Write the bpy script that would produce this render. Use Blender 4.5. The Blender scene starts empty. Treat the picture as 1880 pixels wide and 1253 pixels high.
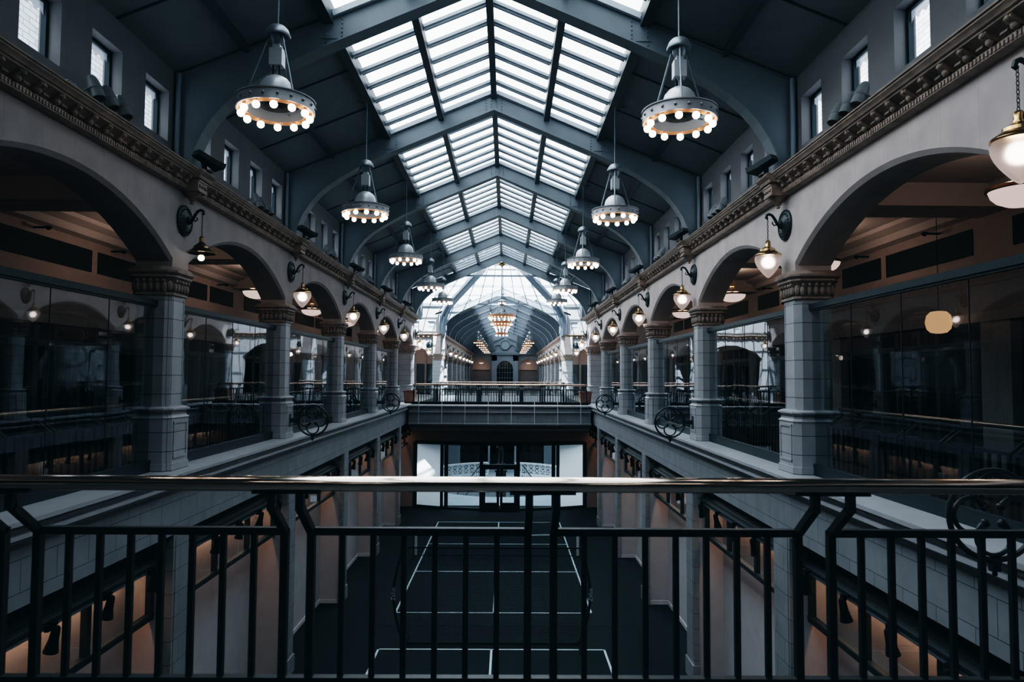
import bpy, bmesh, math, random
from mathutils import Vector, Matrix
random.seed(7)
PI = math.pi
C = bpy.context.scene.collection
SC = bpy.context.scene

# ------------------------------------------------------------------ dimensions (metres, hall axis along +Y)
BAY = 5.783
YK = [5.87 + BAY * k for k in range(7)]          # column / truss lines of the near hall, last one = crossing edge
YC0, YC1 = YK[6], 57.0                           # crossing
FB = 6.375                                       # bay of the far hall
YF = [YC1 + FB * k for k in range(9)]            # far hall lines
YE = YF[-1]                                      # end wall
WX, WB = 5.07, 5.66                              # arcade wall faces
ZU = 5.764                                       # upper floor
ZCAP = 9.06
CORN = 10.72
COLX = 5.38
ORD = ['first', 'second', 'third', 'fourth', 'fifth', 'sixth', 'seventh', 'eighth', 'ninth', 'tenth']
SIDE = {-1: 'left', 1: 'right'}

# ------------------------------------------------------------------ materials
def mat(name):
    m = bpy.data.materials.new(name); m.use_nodes = True
    nt = m.node_tree; nt.nodes.clear()
    out = nt.nodes.new('ShaderNodeOutputMaterial')
    return m, nt, out
def N(nt, t, **kw):
    n = nt.nodes.new(t)
    for k, v in kw.items():
        if hasattr(n, k) and k not in ('inputs',): setattr(n, k, v)
    return n
def L(nt, a, b): nt.links.new(a, b)
def pos(nt): return N(nt, 'ShaderNodeNewGeometry').outputs['Position']

def pbr(name, col, rough=.6, metal=0., var=.12, nscale=3., bump=0., bscale=40., spec=.5, coat=0.):
    m, nt, out = mat(name)
    b = N(nt, 'ShaderNodeBsdfPrincipled')
    b.inputs['Roughness'].default_value = rough; b.inputs['Metallic'].default_value = metal
    b.inputs['Specular IOR Level'].default_value = spec; b.inputs['Coat Weight'].default_value = coat
    no = N(nt, 'ShaderNodeTexNoise'); no.inputs['Scale'].default_value = nscale; no.inputs['Detail'].default_value = 5
    L(nt, pos(nt), no.inputs['Vector'])
    mr = N(nt, 'ShaderNodeMapRange'); mr.inputs['From Min'].default_value = .3; mr.inputs['From Max'].default_value = .7
    mr.inputs['To Min'].default_value = 1 - var; mr.inputs['To Max'].default_value = 1 + var
    L(nt, no.outputs['Fac'], mr.inputs['Value'])
    mx = N(nt, 'ShaderNodeVectorMath', operation='SCALE'); mx.inputs[0].default_value = col[:3]
    L(nt, mr.outputs['Result'], mx.inputs['Scale']); L(nt, mx.outputs[0], b.inputs['Base Color'])
    if bump:
        n2 = N(nt, 'ShaderNodeTexNoise'); n2.inputs['Scale'].default_value = bscale; L(nt, pos(nt), n2.inputs['Vector'])
        bp = N(nt, 'ShaderNodeBump'); bp.inputs['Strength'].default_value = bump; bp.inputs['Distance'].default_value = .02
        L(nt, n2.outputs['Fac'], bp.inputs['Height']); L(nt, bp.outputs[0], b.inputs['Normal'])
    L(nt, b.outputs[0], out.inputs[0])
    return m

def tiled(name, col, joint, bw, bh, rough=.5, jw=.006, var=.06, axis='yz', off=.5, zo=0.):
    """blocks with dark joints; axis picks the running direction along the wall, world sized"""
    m, nt, out = mat(name)
    b = N(nt, 'ShaderNodeBsdfPrincipled'); b.inputs['Roughness'].default_value = rough
    sp = N(nt, 'ShaderNodeSeparateXYZ'); L(nt, pos(nt), sp.inputs[0])
    cb = N(nt, 'ShaderNodeCombineXYZ')
    if axis == 'yz': L(nt, sp.outputs['Y'], cb.inputs['X'])
    elif axis == 'xz': L(nt, sp.outputs['X'], cb.inputs['X'])
    else:
        ad = N(nt, 'ShaderNodeMath', operation='ADD'); L(nt, sp.outputs['X'], ad.inputs[0]); L(nt, sp.outputs['Y'], ad.inputs[1]); L(nt, ad.outputs[0], cb.inputs['X'])
    az = N(nt, 'ShaderNodeMath', operation='ADD'); az.inputs[1].default_value = zo; L(nt, sp.outputs['Z'], az.inputs[0]); L(nt, az.outputs[0], cb.inputs['Y'])
    br = N(nt, 'ShaderNodeTexBrick'); br.offset = off
    br.inputs['Scale'].default_value = 1; br.inputs['Mortar Size'].default_value = jw; br.inputs['Mortar Smooth'].default_value = .1
    br.inputs['Brick Width'].default_value = bw; br.inputs['Row Height'].default_value = bh
    br.inputs['Color1'].default_value = [c * (1 - var) for c in col[:3]] + [1]; br.inputs['Color2'].default_value = [c * (1 + var) for c in col[:3]] + [1]
    br.inputs['Mortar'].default_value = list(joint[:3]) + [1]; br.inputs['Bias'].default_value = 0
    L(nt, cb.outputs[0], br.inputs['Vector'])
    no = N(nt, 'ShaderNodeTexNoise'); no.inputs['Scale'].default_value = 2.5; no.inputs['Detail'].default_value = 6; L(nt, pos(nt), no.inputs['Vector'])
    mr = N(nt, 'ShaderNodeMapRange'); mr.inputs['From Min'].default_value = .3; mr.inputs['From Max'].default_value = .7; mr.inputs['To Min'].default_value = .88; mr.inputs['To Max'].default_value = 1.1
    L(nt, no.outputs['Fac'], mr.inputs['Value'])
    mx = N(nt, 'ShaderNodeVectorMath', operation='SCALE'); L(nt, br.outputs['Color'], mx.inputs[0]); L(nt, mr.outputs['Result'], mx.inputs['Scale'])
    L(nt, mx.outputs[0], b.inputs['Base Color']); L(nt, b.outputs[0], out.inputs[0])
    return m

def emit(name, col, s, base=None):
    m, nt, out = mat(name)
    e = N(nt, 'ShaderNodeEmission'); e.inputs[0].default_value = list(col) + [1]; e.inputs[1].default_value = s
    L(nt, e.outputs[0], out.inputs[0]); return m

def pane_mat(name, tint, ior=1.45, rough=0., wobble=0., fmax=.95):
    """thin architectural glass: fresnel mix of clear and mirror"""
    m, nt, out = mat(name)
    t = N(nt, 'ShaderNodeBsdfTransparent'); t.inputs[0].default_value = list(tint) + [1]
    g = N(nt, 'ShaderNodeBsdfGlossy'); g.inputs['Roughness'].default_value = rough; g.inputs[0].default_value = (.9, .95, 1, 1)
    lw = N(nt, 'ShaderNodeLayerWeight'); lw.inputs['Blend'].default_value = .5
    pw = N(nt, 'ShaderNodeMath', operation='POWER'); pw.inputs[1].default_value = 5; L(nt, lw.outputs['Facing'], pw.inputs[0])
    f0 = 2*((ior-1)/(ior+1))**2
    f = N(nt, 'ShaderNodeMapRange'); f.inputs['To Min'].default_value = f0; f.inputs['To Max'].default_value = fmax; L(nt, pw.outputs[0], f.inputs['Value'])
    if wobble:
        no = N(nt, 'ShaderNodeTexNoise'); no.inputs['Scale'].default_value = .9; no.inputs['Detail'].default_value = 1; L(nt, pos(nt), no.inputs['Vector'])
        bp = N(nt, 'ShaderNodeBump'); bp.inputs['Strength'].default_value = wobble; bp.inputs['Distance'].default_value = .05
        L(nt, no.outputs['Fac'], bp.inputs['Height']); L(nt, bp.outputs[0], g.inputs['Normal'])
    mx = N(nt, 'ShaderNodeMixShader'); L(nt, f.outputs[0], mx.inputs[0]); L(nt, t.outputs[0], mx.inputs[1]); L(nt, g.outputs[0], mx.inputs[2])
    L(nt, mx.outputs[0], out.inputs[0]); return m

def dirty_pane(name):
    """clerestory glass with a grimy scalloped film along its head"""
    m, nt, out = mat(name)
    t = N(nt, 'ShaderNodeBsdfTransparent'); t.inputs[0].default_value = (.9, .95, 1, 1)
    d = N(nt, 'ShaderNodeBsdfTranslucent'); d.inputs[0].default_value = (.2, .22, .25, 1)
    sp = N(nt, 'ShaderNodeSeparateXYZ'); L(nt, pos(nt), sp.inputs[0])
    w = N(nt, 'ShaderNodeMath', operation='MULTIPLY'); w.inputs[1].default_value = 40; L(nt, sp.outputs['Y'], w.inputs[0])
    sn = N(nt, 'ShaderNodeMath', operation='SINE'); L(nt, w.outputs[0], sn.inputs[0])
    sc = N(nt, 'ShaderNodeMath', operation='MULTIPLY'); sc.inputs[1].default_value = .025; L(nt, sn.outputs[0], sc.inputs[0])
    ad = N(nt, 'ShaderNodeMath', operation='ADD'); L(nt, sp.outputs['Z'], ad.inputs[0]); L(nt, sc.outputs[0], ad.inputs[1])
    gt = N(nt, 'ShaderNodeMath', operation='GREATER_THAN'); gt.inputs[1].default_value = 11.80; L(nt, ad.outputs[0], gt.inputs[0])
    ml = N(nt, 'ShaderNodeMath', operation='MULTIPLY'); ml.inputs[1].default_value = .85; L(nt, gt.outputs[0], ml.inputs[0])
    mx = N(nt, 'ShaderNodeMixShader'); L(nt, ml.outputs[0], mx.inputs[0]); L(nt, t.outputs[0], mx.inputs[1]); L(nt, d.outputs[0], mx.inputs[2])
    L(nt, mx.outputs[0], out.inputs[0]); return m

def net_mat(name, cell, wire, col, axes):
    m, nt, out = mat(name)
    sp = N(nt, 'ShaderNodeSeparateXYZ'); L(nt, pos(nt), sp.inputs[0])
    res = []
    for a in axes:
        md = N(nt, 'ShaderNodeMath', operation='PINGPONG'); md.inputs[1].default_value = cell / 2; L(nt, sp.outputs[a], md.inputs[0])
        lt = N(nt, 'ShaderNodeMath', operation='LESS_THAN'); lt.inputs[1].default_value = wire; L(nt, md.outputs[0], lt.inputs[0]); res.append(lt)
    mxm = N(nt, 'ShaderNodeMath', operation='MAXIMUM'); L(nt, res[0].outputs[0], mxm.inputs[0]); L(nt, res[1].outputs[0], mxm.inputs[1])
    t = N(nt, 'ShaderNodeBsdfTransparent'); d = N(nt, 'ShaderNodeBsdfDiffuse'); d.inputs[0].default_value = list(col) + [1]
    mx = N(nt, 'ShaderNodeMixShader'); L(nt, mxm.outputs[0], mx.inputs[0]); L(nt, t.outputs[0], mx.inputs[1]); L(nt, d.outputs[0], mx.inputs[2])
    L(nt, mx.outputs[0], out.inputs[0]); return m

def opal(name, col, strength, rough=.5, weight=.85):
    """frosted lamp glass with a little glow of its own"""
    m, nt, out = mat(name)
    b = N(nt, 'ShaderNodeBsdfPrincipled'); b.inputs['Base Color'].default_value = list(col) + [1]; b.inputs['Roughness'].default_value = rough
    b.inputs['Transmission Weight'].default_value = weight; b.inputs['IOR'].default_value = 1.2
    b.inputs['Emission Color'].default_value = list(col) + [1]; b.inputs['Emission Strength'].default_value = strength
    L(nt, b.outputs[0], out.inputs[0]); return m

def film(name, col):
    m, nt, out = mat(name)
    a = N(nt, 'ShaderNodeBsdfDiffuse'); a.inputs[0].default_value = [c*.7 for c in col]+[1]; t = N(nt, 'ShaderNodeBsdfTranslucent'); t.inputs[0].default_value = list(col)+[1]
    mx = N(nt, 'ShaderNodeMixShader'); mx.inputs[0].default_value = .7; L(nt, a.outputs[0], mx.inputs[1]); L(nt, t.outputs[0], mx.inputs[2]); L(nt, mx.outputs[0], out.inputs[0]); return m
M = {}
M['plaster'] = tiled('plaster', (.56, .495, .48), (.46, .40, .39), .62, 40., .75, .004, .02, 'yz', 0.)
M['plaster_left_shade'] = tiled('plaster_left_shade', (.35, .305, .30), (.28, .245, .24), .62, 40., .75, .004, .02, 'yz', 0.)  # same plaster as the right wall, left side's shade put into the colour
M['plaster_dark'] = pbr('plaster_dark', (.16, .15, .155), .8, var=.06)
M['white_wall'] = pbr('white_wall', (.40, .41, .43), .75, var=.05)
M['tile'] = tiled('tile', (.36, .375, .40), (.05, .06, .07), 3.1, .305, .38, .006, .03, 'sum', 0., .02)
M['fascia'] = tiled('fascia', (.235, .255, .275), (.05, .06, .07), .62, .366, .5, .005, .05, 'yz', .5, .19)
M['fascia_x'] = tiled('fascia_x', (.235, .255, .275), (.05, .06, .07), .62, .366, .5, .005, .05, 'xz', .5, .19)
M['ledge'] = pbr('ledge', (.38, .40, .43), .45, var=.08, bump=.1)
M['cornice'] = pbr('cornice', (.30, .215, .17), .55, var=.25, nscale=6, bump=.25, bscale=30)
M['capital'] = pbr('capital', (.27, .205, .175), .6, var=.25, nscale=9, bump=.35, bscale=45)
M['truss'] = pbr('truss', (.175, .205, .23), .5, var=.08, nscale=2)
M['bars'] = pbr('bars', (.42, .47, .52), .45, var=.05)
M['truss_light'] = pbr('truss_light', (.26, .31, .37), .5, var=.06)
M['ceiling'] = pbr('ceiling', (.205, .235, .245), .8, var=.06)
M['purlin'] = pbr('purlin', (.045, .06, .07), .5, var=.06)
M['clere'] = pbr('clere', (.20, .19, .195), .7, var=.06)
M['frame'] = pbr('frame', (.016, .026, .03), .45, var=.05, spec=.25)
M['iron'] = pbr('iron', (.012, .02, .023), .42, var=.1, spec=.4)
M['black'] = pbr('black', (.005, .009, .011), .7, var=.1, spec=.12)
M['brass'] = pbr('brass', (.62, .40, .20), .22, 1., var=.15, nscale=10)
M['brass_dark'] = pbr('brass_dark', (.34, .21, .10), .25, 1., var=.2, nscale=10)
M['handrail'] = pbr('handrail', (.88, .77, .68), .09, 1., var=.06)
M['rail_brown'] = pbr('rail_brown', (.50, .34, .26), .25, 1., var=.1)
M['band'] = pbr('band', (.36, .36, .37), .45, .3, var=.08)
M['copper'] = pbr('copper', (.62, .27, .13), .38, .6, var=.12)
M['alu'] = pbr('alu', (.55, .58, .61), .4, .45, var=.08)
M['steel'] = pbr('steel', (.22, .25, .28), .4, .7, var=.08)
M['spot_grey'] = pbr('spot_grey', (.21, .22, .23), .5, var=.06)
M['floor'] = pbr('floor', (.004, .011, .014), .8, var=.25, nscale=.8, bump=.3, bscale=60, spec=.12)
M['court'] = pbr('court', (.004, .0118, .015), .78, var=.1, nscale=.7, spec=.12)
M['line'] = pbr('line', (.55, .72, .82), .5, var=.1)
M['floor_up'] = pbr('floor_up', (.03, .032, .036), .5, var=.2)
M['rot_floor'] = pbr('rot_floor', (.42, .50, .57), .35, var=.1, nscale=1.2)
M['gal_wall'] = pbr('gal_wall', (.27, .21, .19), .75, var=.06)
M['gal_ceil'] = pbr('gal_ceil', (.36, .31, .29), .8, var=.04)
M['pilaster'] = pbr('pilaster', (.20, .17, .165), .6, var=.08)
M['shopglass'] = pbr('shopglass', (.006, .010, .012), .06, var=.1, spec=.6)
M['skirting'] = pbr('skirting', (.5, .52, .55), .5)
M['terracotta'] = pbr('terracotta', (.16, .07, .045), .6, var=.12)
M['white_roof'] = pbr('white_roof', (.75,.77,.8), .8)
M['white_iron'] = pbr('white_iron', (.62, .67, .72), .5, var=.06)
M['bronze'] = pbr('bronze', (.03, .032, .032), .35, .5, var=.2, nscale=12)
M['film'] = film('film', (.86, .95, 1.0))
M['brick'] = tiled('brick', (.80, .80, .82), (.36, .37, .40), .42, .14, .8, .012, .12, 'yz', .5)
M['glass'] = pane_mat('glass', (.52, .60, .62), 1.62, .01, .05)
M['store_glass'] = pane_mat('store_glass', (.75, .82, .85), 1.4)
M['sky_glass'] = pane_mat('sky_glass', (.93, .97, 1.0), 1.12, fmax=.35)
M['cross_glass'] = pane_mat('cross_glass', (.96, .99, 1.0), 1.04, fmax=.3)
M['dimmed_sky_glass'] = pane_mat('dimmed_sky_glass', (.55, .57, .59), 1.12)
M['dirty'] = dirty_pane('dirty')
M['bulb'] = emit('bulb', (1, .88, .76), 9)
M['bulb_far'] = emit('bulb_far', (1, .84, .70), 3.2)
M['bulb_core'] = emit('bulb_core', (1, .86, .78), 9)
M['opal'] = opal('opal', (.86, .77, .75), .06, .72, .92)
M['bowl'] = emit('bowl', (1, .74, .65), .66)
M['lantern'] = emit('lantern', (1, .47, .24), .95)
M['cool_tube'] = emit('cool_tube', (.8, .92, 1), 2.0)
M['netcoarse'] = net_mat('netcoarse', .04, .0022, (.02, .035, .045), ('X', 'Z'))
M['netfine'] = net_mat('netfine', .04, .0022, (.02, .035, .042), ('X', 'Z'))
M['number'] = pbr('number', (.5, .4, .3), .5)
M['text_white'] = pbr('text_white', (.5, .55, .58), .6)

# ------------------------------------------------------------------ mesh collector
class MB:
    def __init__(s): s.v = []; s.f = []; s.sm = []
    def add(s, vs, fs, smooth=False):
        b = len(s.v); s.v += [tuple(p) for p in vs]
        s.f += [[i + b for i in f] for f in fs]; s.sm += [smooth] * len(fs); return s
    def box(s, x0, x1, y0, y1, z0, z1):
        if x0 > x1: x0, x1 = x1, x0
        if y0 > y1: y0, y1 = y1, y0
        return s.add([(x0,y0,z0),(x1,y0,z0),(x1,y1,z0),(x0,y1,z0),(x0,y0,z1),(x1,y0,z1),(x1,y1,z1),(x0,y1,z1)],
                     [(0,3,2,1),(4,5,6,7),(0,1,5,4),(1,2,6,5),(2,3,7,6),(3,0,4,7)])
    def obox(s, p0, p1, w, h, up=(0,0,1)):
        """box beam from p0 to p1, w across, h along up"""
        p0, p1 = Vector(p0), Vector(p1); d = (p1 - p0).normalized(); u = Vector(up)
        a = d.cross(u)
        if a.length < 1e-5: a = d.cross(Vector((1,0,0)))
        a.normalize(); u = a.cross(d).normalized(); vs = []
        for p in (p0, p1):
            for i, j in ((-1,-1),(1,-1),(1,1),(-1,1)): vs.append(p + a*(i*w/2) + u*(j*h/2))
        return s.add(vs, [(0,1,2,3),(7,6,5,4),(0,4,5,1),(1,5,6,2),(2,6,7,3),(3,7,4,0)])
    def sweep(s, pts, w, h, up=(0,1,0)):
        for a, b in zip(pts[:-1], pts[1:]): s.obox(a, b, w, h, up)
        return s
    def tube(s, pts, r, n=8, closed=False, cap=True):
        pts = [Vector(p) for p in pts]; m = len(pts); rr = r if isinstance(r, (list, tuple)) else [r]*m
        vs = []; ref = None
        for i, p in enumerate(pts):
            if closed: t = pts[(i+1) % m] - pts[i-1]
            else: t = pts[min(i+1, m-1)] - pts[max(i-1, 0)]
            t.normalize()
            if ref is None:
                ref = t.cross(Vector((0,0,1)))
                if ref.length < .1: ref = t.cross(Vector((0,1,0)))
            ref = (ref - t * ref.dot(t)).normalized(); bn = t.cross(ref)
            for k in range(n):
                a = 2*PI*k/n; vs.append(p + (ref*math.cos(a) + bn*math.sin(a)) * rr[i])
        fs = []
        for i in range(m if closed else m-1):
            j = (i+1) % m
            for k in range(n): fs.append((i*n+k, i*n+(k+1) % n, j*n+(k+1) % n, j*n+k))
        if cap and not closed: fs += [tuple(range(n))[::-1], tuple(range((m-1)*n, m*n))]
        return s.add(vs, fs, True)
    def lathe(s, prof, c=(0,0,0), n=20, axis='Z', smooth=True, a0=0., a1=2*PI, cap=True):
        c = Vector(c); vs = []; m = len(prof); full = abs(a1-a0-2*PI) < 1e-6; nn = n if full else n+1
        for r, h in prof:
            for k in range(nn):
                a = a0 + (a1-a0)*k/n; x, y = r*math.cos(a), r*math.sin(a)
                vs.append(c + Vector({'Z': (x,y,h), 'X': (h,x,y), 'Y': (y,h,x)}[axis]))
        fs = []
        for i in range(m-1):
            for k in range(n):
                k2 = (k+1) % nn if full else k+1
                fs.append((i*nn+k, i*nn+k2, (i+1)*nn+k2, (i+1)*nn+k))
        if full and cap:
            if prof[0][0] > 1e-4: fs.append(tuple(range(n))[::-1])
            if prof[-1][0] > 1e-4: fs.append(tuple(range((m-1)*n, m*n)))
        return s.add(vs, fs, smooth)
    def torus(s, c, R, r, n=24, k=8, axis='Z', sx=1.):
        c = Vector(c); pts = []
        for i in range(n):
            a = 2*PI*i/n; x, y = R*math.cos(a)*sx, R*math.sin(a)
            pts.append(c + Vector({'Z': (x,y,0), 'Y': (x,0,y), 'X': (0,x,y)}[axis]))
        return s.tube(pts, r, k, True)
    def ball(s, c, r, n=12, m=8, sz=1.):
        prof = [(max(1e-5, r*math.sin(PI*i/m)), -r*sz*math.cos(PI*i/m)) for i in range(m+1)]
        return s.lathe(prof, c, n)
    def octs(s, prof, c=(0,0,0)):
        """stacked chamfered squares: (half width, chamfer, z)"""
        vs = []
        for hw, ch, z in prof:
            q = hw - ch
            for x, y in ((hw,-q),(hw,q),(q,hw),(-q,hw),(-hw,q),(-hw,-q),(-q,-hw),(q,-hw)): vs.append((c[0]+x, c[1]+y, c[2]+z))
        fs = []
        for i in range(len(prof)-1):
            for k in range(8): fs.append((i*8+k, i*8+(k+1) % 8, (i+1)*8+(k+1) % 8, (i+1)*8+k))
        n = len(prof); fs += [tuple(range(8))[::-1], tuple(range((n-1)*8, n*8))]
        return s.add(vs, fs)
    def prism(s, poly, plane, d0, d1):
        """extrude polygon; plane 'XZ' (along Y) or 'YZ' (along X) or 'XY' (along Z)"""
        f = {'XZ': lambda p, d: (p[0], d, p[1]), 'YZ': lambda p, d: (d, p[0], p[1]), 'XY': lambda p, d: (p[0], p[1], d)}[plane]
        n = len(poly); vs = [f(p, d0) for p in poly] + [f(p, d1) for p in poly]
        return s.add(vs, [tuple(range(n)), tuple(range(2*n-1, n-1, -1))] + [(i, i+n, (i+1) % n + n, (i+1) % n) for i in range(n)])
    def quad(s, a, b, c, d): return s.add([a, b, c, d], [(0,1,2,3)])
    def build(s, name, m, parent=None, loc=None, label=None):
        me = bpy.data.meshes.new(name); me.from_pydata(s.v, [], s.f)
        me.polygons.foreach_set('use_smooth', s.sm); me.update()
        bm = bmesh.new(); bm.from_mesh(me); bmesh.ops.recalc_face_normals(bm, faces=bm.faces); bm.to_mesh(me); bm.free()
        me.materials.append(M[m] if isinstance(m, str) else m)
        if any(s.sm):
            try: me.set_sharp_from_angle(angle=math.radians(40))
            except Exception: pass
        o = bpy.data.objects.new(name, me); C.objects.link(o)
        if parent: o.parent = parent
        if loc: o.location = loc
        if label: o['label'] = label
        return o

def mb(): return MB()
def tag(o, label, cat, group=None, kind=None):
    o['label'] = label; o['category'] = cat
    if group: o['group'] = group
    if kind: o['kind'] = kind
    return o
def thing(name, label, cat, loc=(0,0,0), rz=0., group=None):
    o = bpy.data.objects.new(name, None); C.objects.link(o); o.location = loc; o.rotation_euler = (0,0,rz)
    o.empty_display_size = .1
    return tag(o, label, cat, group, 'thing')
def dup(root, loc, rz=0., label=None, group=None, scale=None):
    r = root.copy(); C.objects.link(r); r.location = loc; r.rotation_euler = (0,0,rz)
    if label: r['label'] = label
    if group: r['group'] = group
    if scale: r.scale = scale
    for ch in list(root.children):
        c = ch.copy(); C.objects.link(c); c.parent = r
        for g in list(ch.children):
            d = g.copy(); C.objects.link(d); d.parent = c
    return r
class Maker:
    """first call places the prototype itself, later calls copy it"""
    def __init__(s, fn): s.fn = fn; s.p = None
    def __call__(s, loc, rz, label, group=None, scale=None):
        if s.p is None:
            s.p = s.fn(); s.p.location = loc; s.p.rotation_euler = (0,0,rz); s.p['label'] = label
            if group: s.p['group'] = group
            if scale: s.p.scale = scale
            return s.p
        return dup(s.p, loc, rz, label, group, scale)
def struct(o, label=None):
    o['kind'] = 'structure'
    if label: o['label'] = label
    return o
def text(name, body, size, parent, loc, rot, m, ext=.002):
    cu = bpy.data.curves.new(name, 'FONT'); cu.body = body; cu.size = size; cu.extrude = ext; cu.align_x = 'CENTER'; cu.align_y = 'CENTER'
    t_ = bpy.data.objects.new(name + '_curve', cu); C.objects.link(t_); bpy.context.view_layer.update()
    me = bpy.data.meshes.new_from_object(t_.evaluated_get(bpy.context.evaluated_depsgraph_get())); bpy.data.objects.remove(t_)
    me.name = name; me.materials.clear(); me.materials.append(M[m])
    o = bpy.data.objects.new(name, me); C.objects.link(o); o.location = loc; o.rotation_euler = rot
    if parent: o.parent = parent
    return o

YB = YK[0]-4*BAY
# ================================================================== SETTING
def zsky(x): return 14.45 - .42*abs(x)
def zceil(x): return 13.40 - (abs(x)-2.72)*.41

# ---- lower level floor and court
struct(mb().box(-5.7, 5.7, YB, 39.8, -.1, 0).build('floor', 'floor'), 'dark carpeted lower floor of the hall')
struct(mb().box(-14, 14, 39.8, 42.6, -.1, 0).add([],[]).build('floor_rotunda', 'rot_floor'), 'pale floor beyond the glass doors')
def ring_floor(name, r, y0, y1, xw, cy, m, z=0., lbl=''):
    b = mb(); n = 40; pts = []
    for i in range(n):
        a0, a1 = 2*PI*i/n, 2*PI*(i+1)/n
        def outer(a):
            dx, dy = math.cos(a), math.sin(a); t = 1e9
            if abs(dx) > 1e-6: t = min(t, xw/abs(dx))
            if dy > 1e-6: t = min(t, (y1-cy)/dy)
            if dy < -1e-6: t = min(t, (y0-cy)/dy)
            return (dx*t, cy+dy*t, z)
        b.quad((r*math.cos(a0), cy+r*math.sin(a0), z), outer(a0), outer(a1), (r*math.cos(a1), cy+r*math.sin(a1), z))
        b.quad((r*math.cos(a0), cy+r*math.sin(a0), z), (r*math.cos(a1), cy+r*math.sin(a1), z), (r*math.cos(a1), cy+r*math.sin(a1), z-.5), (r*math.cos(a0), cy+r*math.sin(a0), z-.5))
    return struct(b.build(name, m), lbl)
ring_floor('floor_rotunda_ring', 4.75, 42.6, 60, 14, 47.3, 'rot_floor', 0., 'pale floor around the round stair opening')
struct(mb().box(-6, 6, 41, 53.5, -4.1, -4).build('floor_basement', 'rot_floor'), 'basement floor under the stair opening')

def court(name, y1, lbl):
    b = mb(); w = .055; z0, z1 = .001, .007; x = 3.048; y0 = y1-13.41; net = (y0+y1)/2
    b.box(-x, x, y1-w, y1, z0, z1); b.box(-x, x, y0, y0+w, z0, z1)
    b.box(-x, -x+w, y0, y1, z0, z1); b.box(x-w, x, y0, y1, z0, z1)
    for yk in (net-2.134, net+2.134): b.box(-x, x, yk-w/2, yk+w/2, z0, z1)
    b.box(-w/2, w/2, y0, net-2.134, z0, z1); b.box(-w/2, w/2, net+2.134, y1, z0, z1)
    root = mb().box(-3.9, 3.9, y0-1.1, y1+1.0, -.02, .004 if name else 0).build('floor_court', 'court')
    struct(root, 'dark teal court surface ' + lbl)
    o = b.build('court_lines', 'line'); tag(o, 'white painted court lines ' + lbl, 'court lines', 'court markings'); return o
court('a', 35.35, 'of the far court, running up to the glass doors')
court('b', 19.10, 'of the near court, cut off by the front railing')

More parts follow.
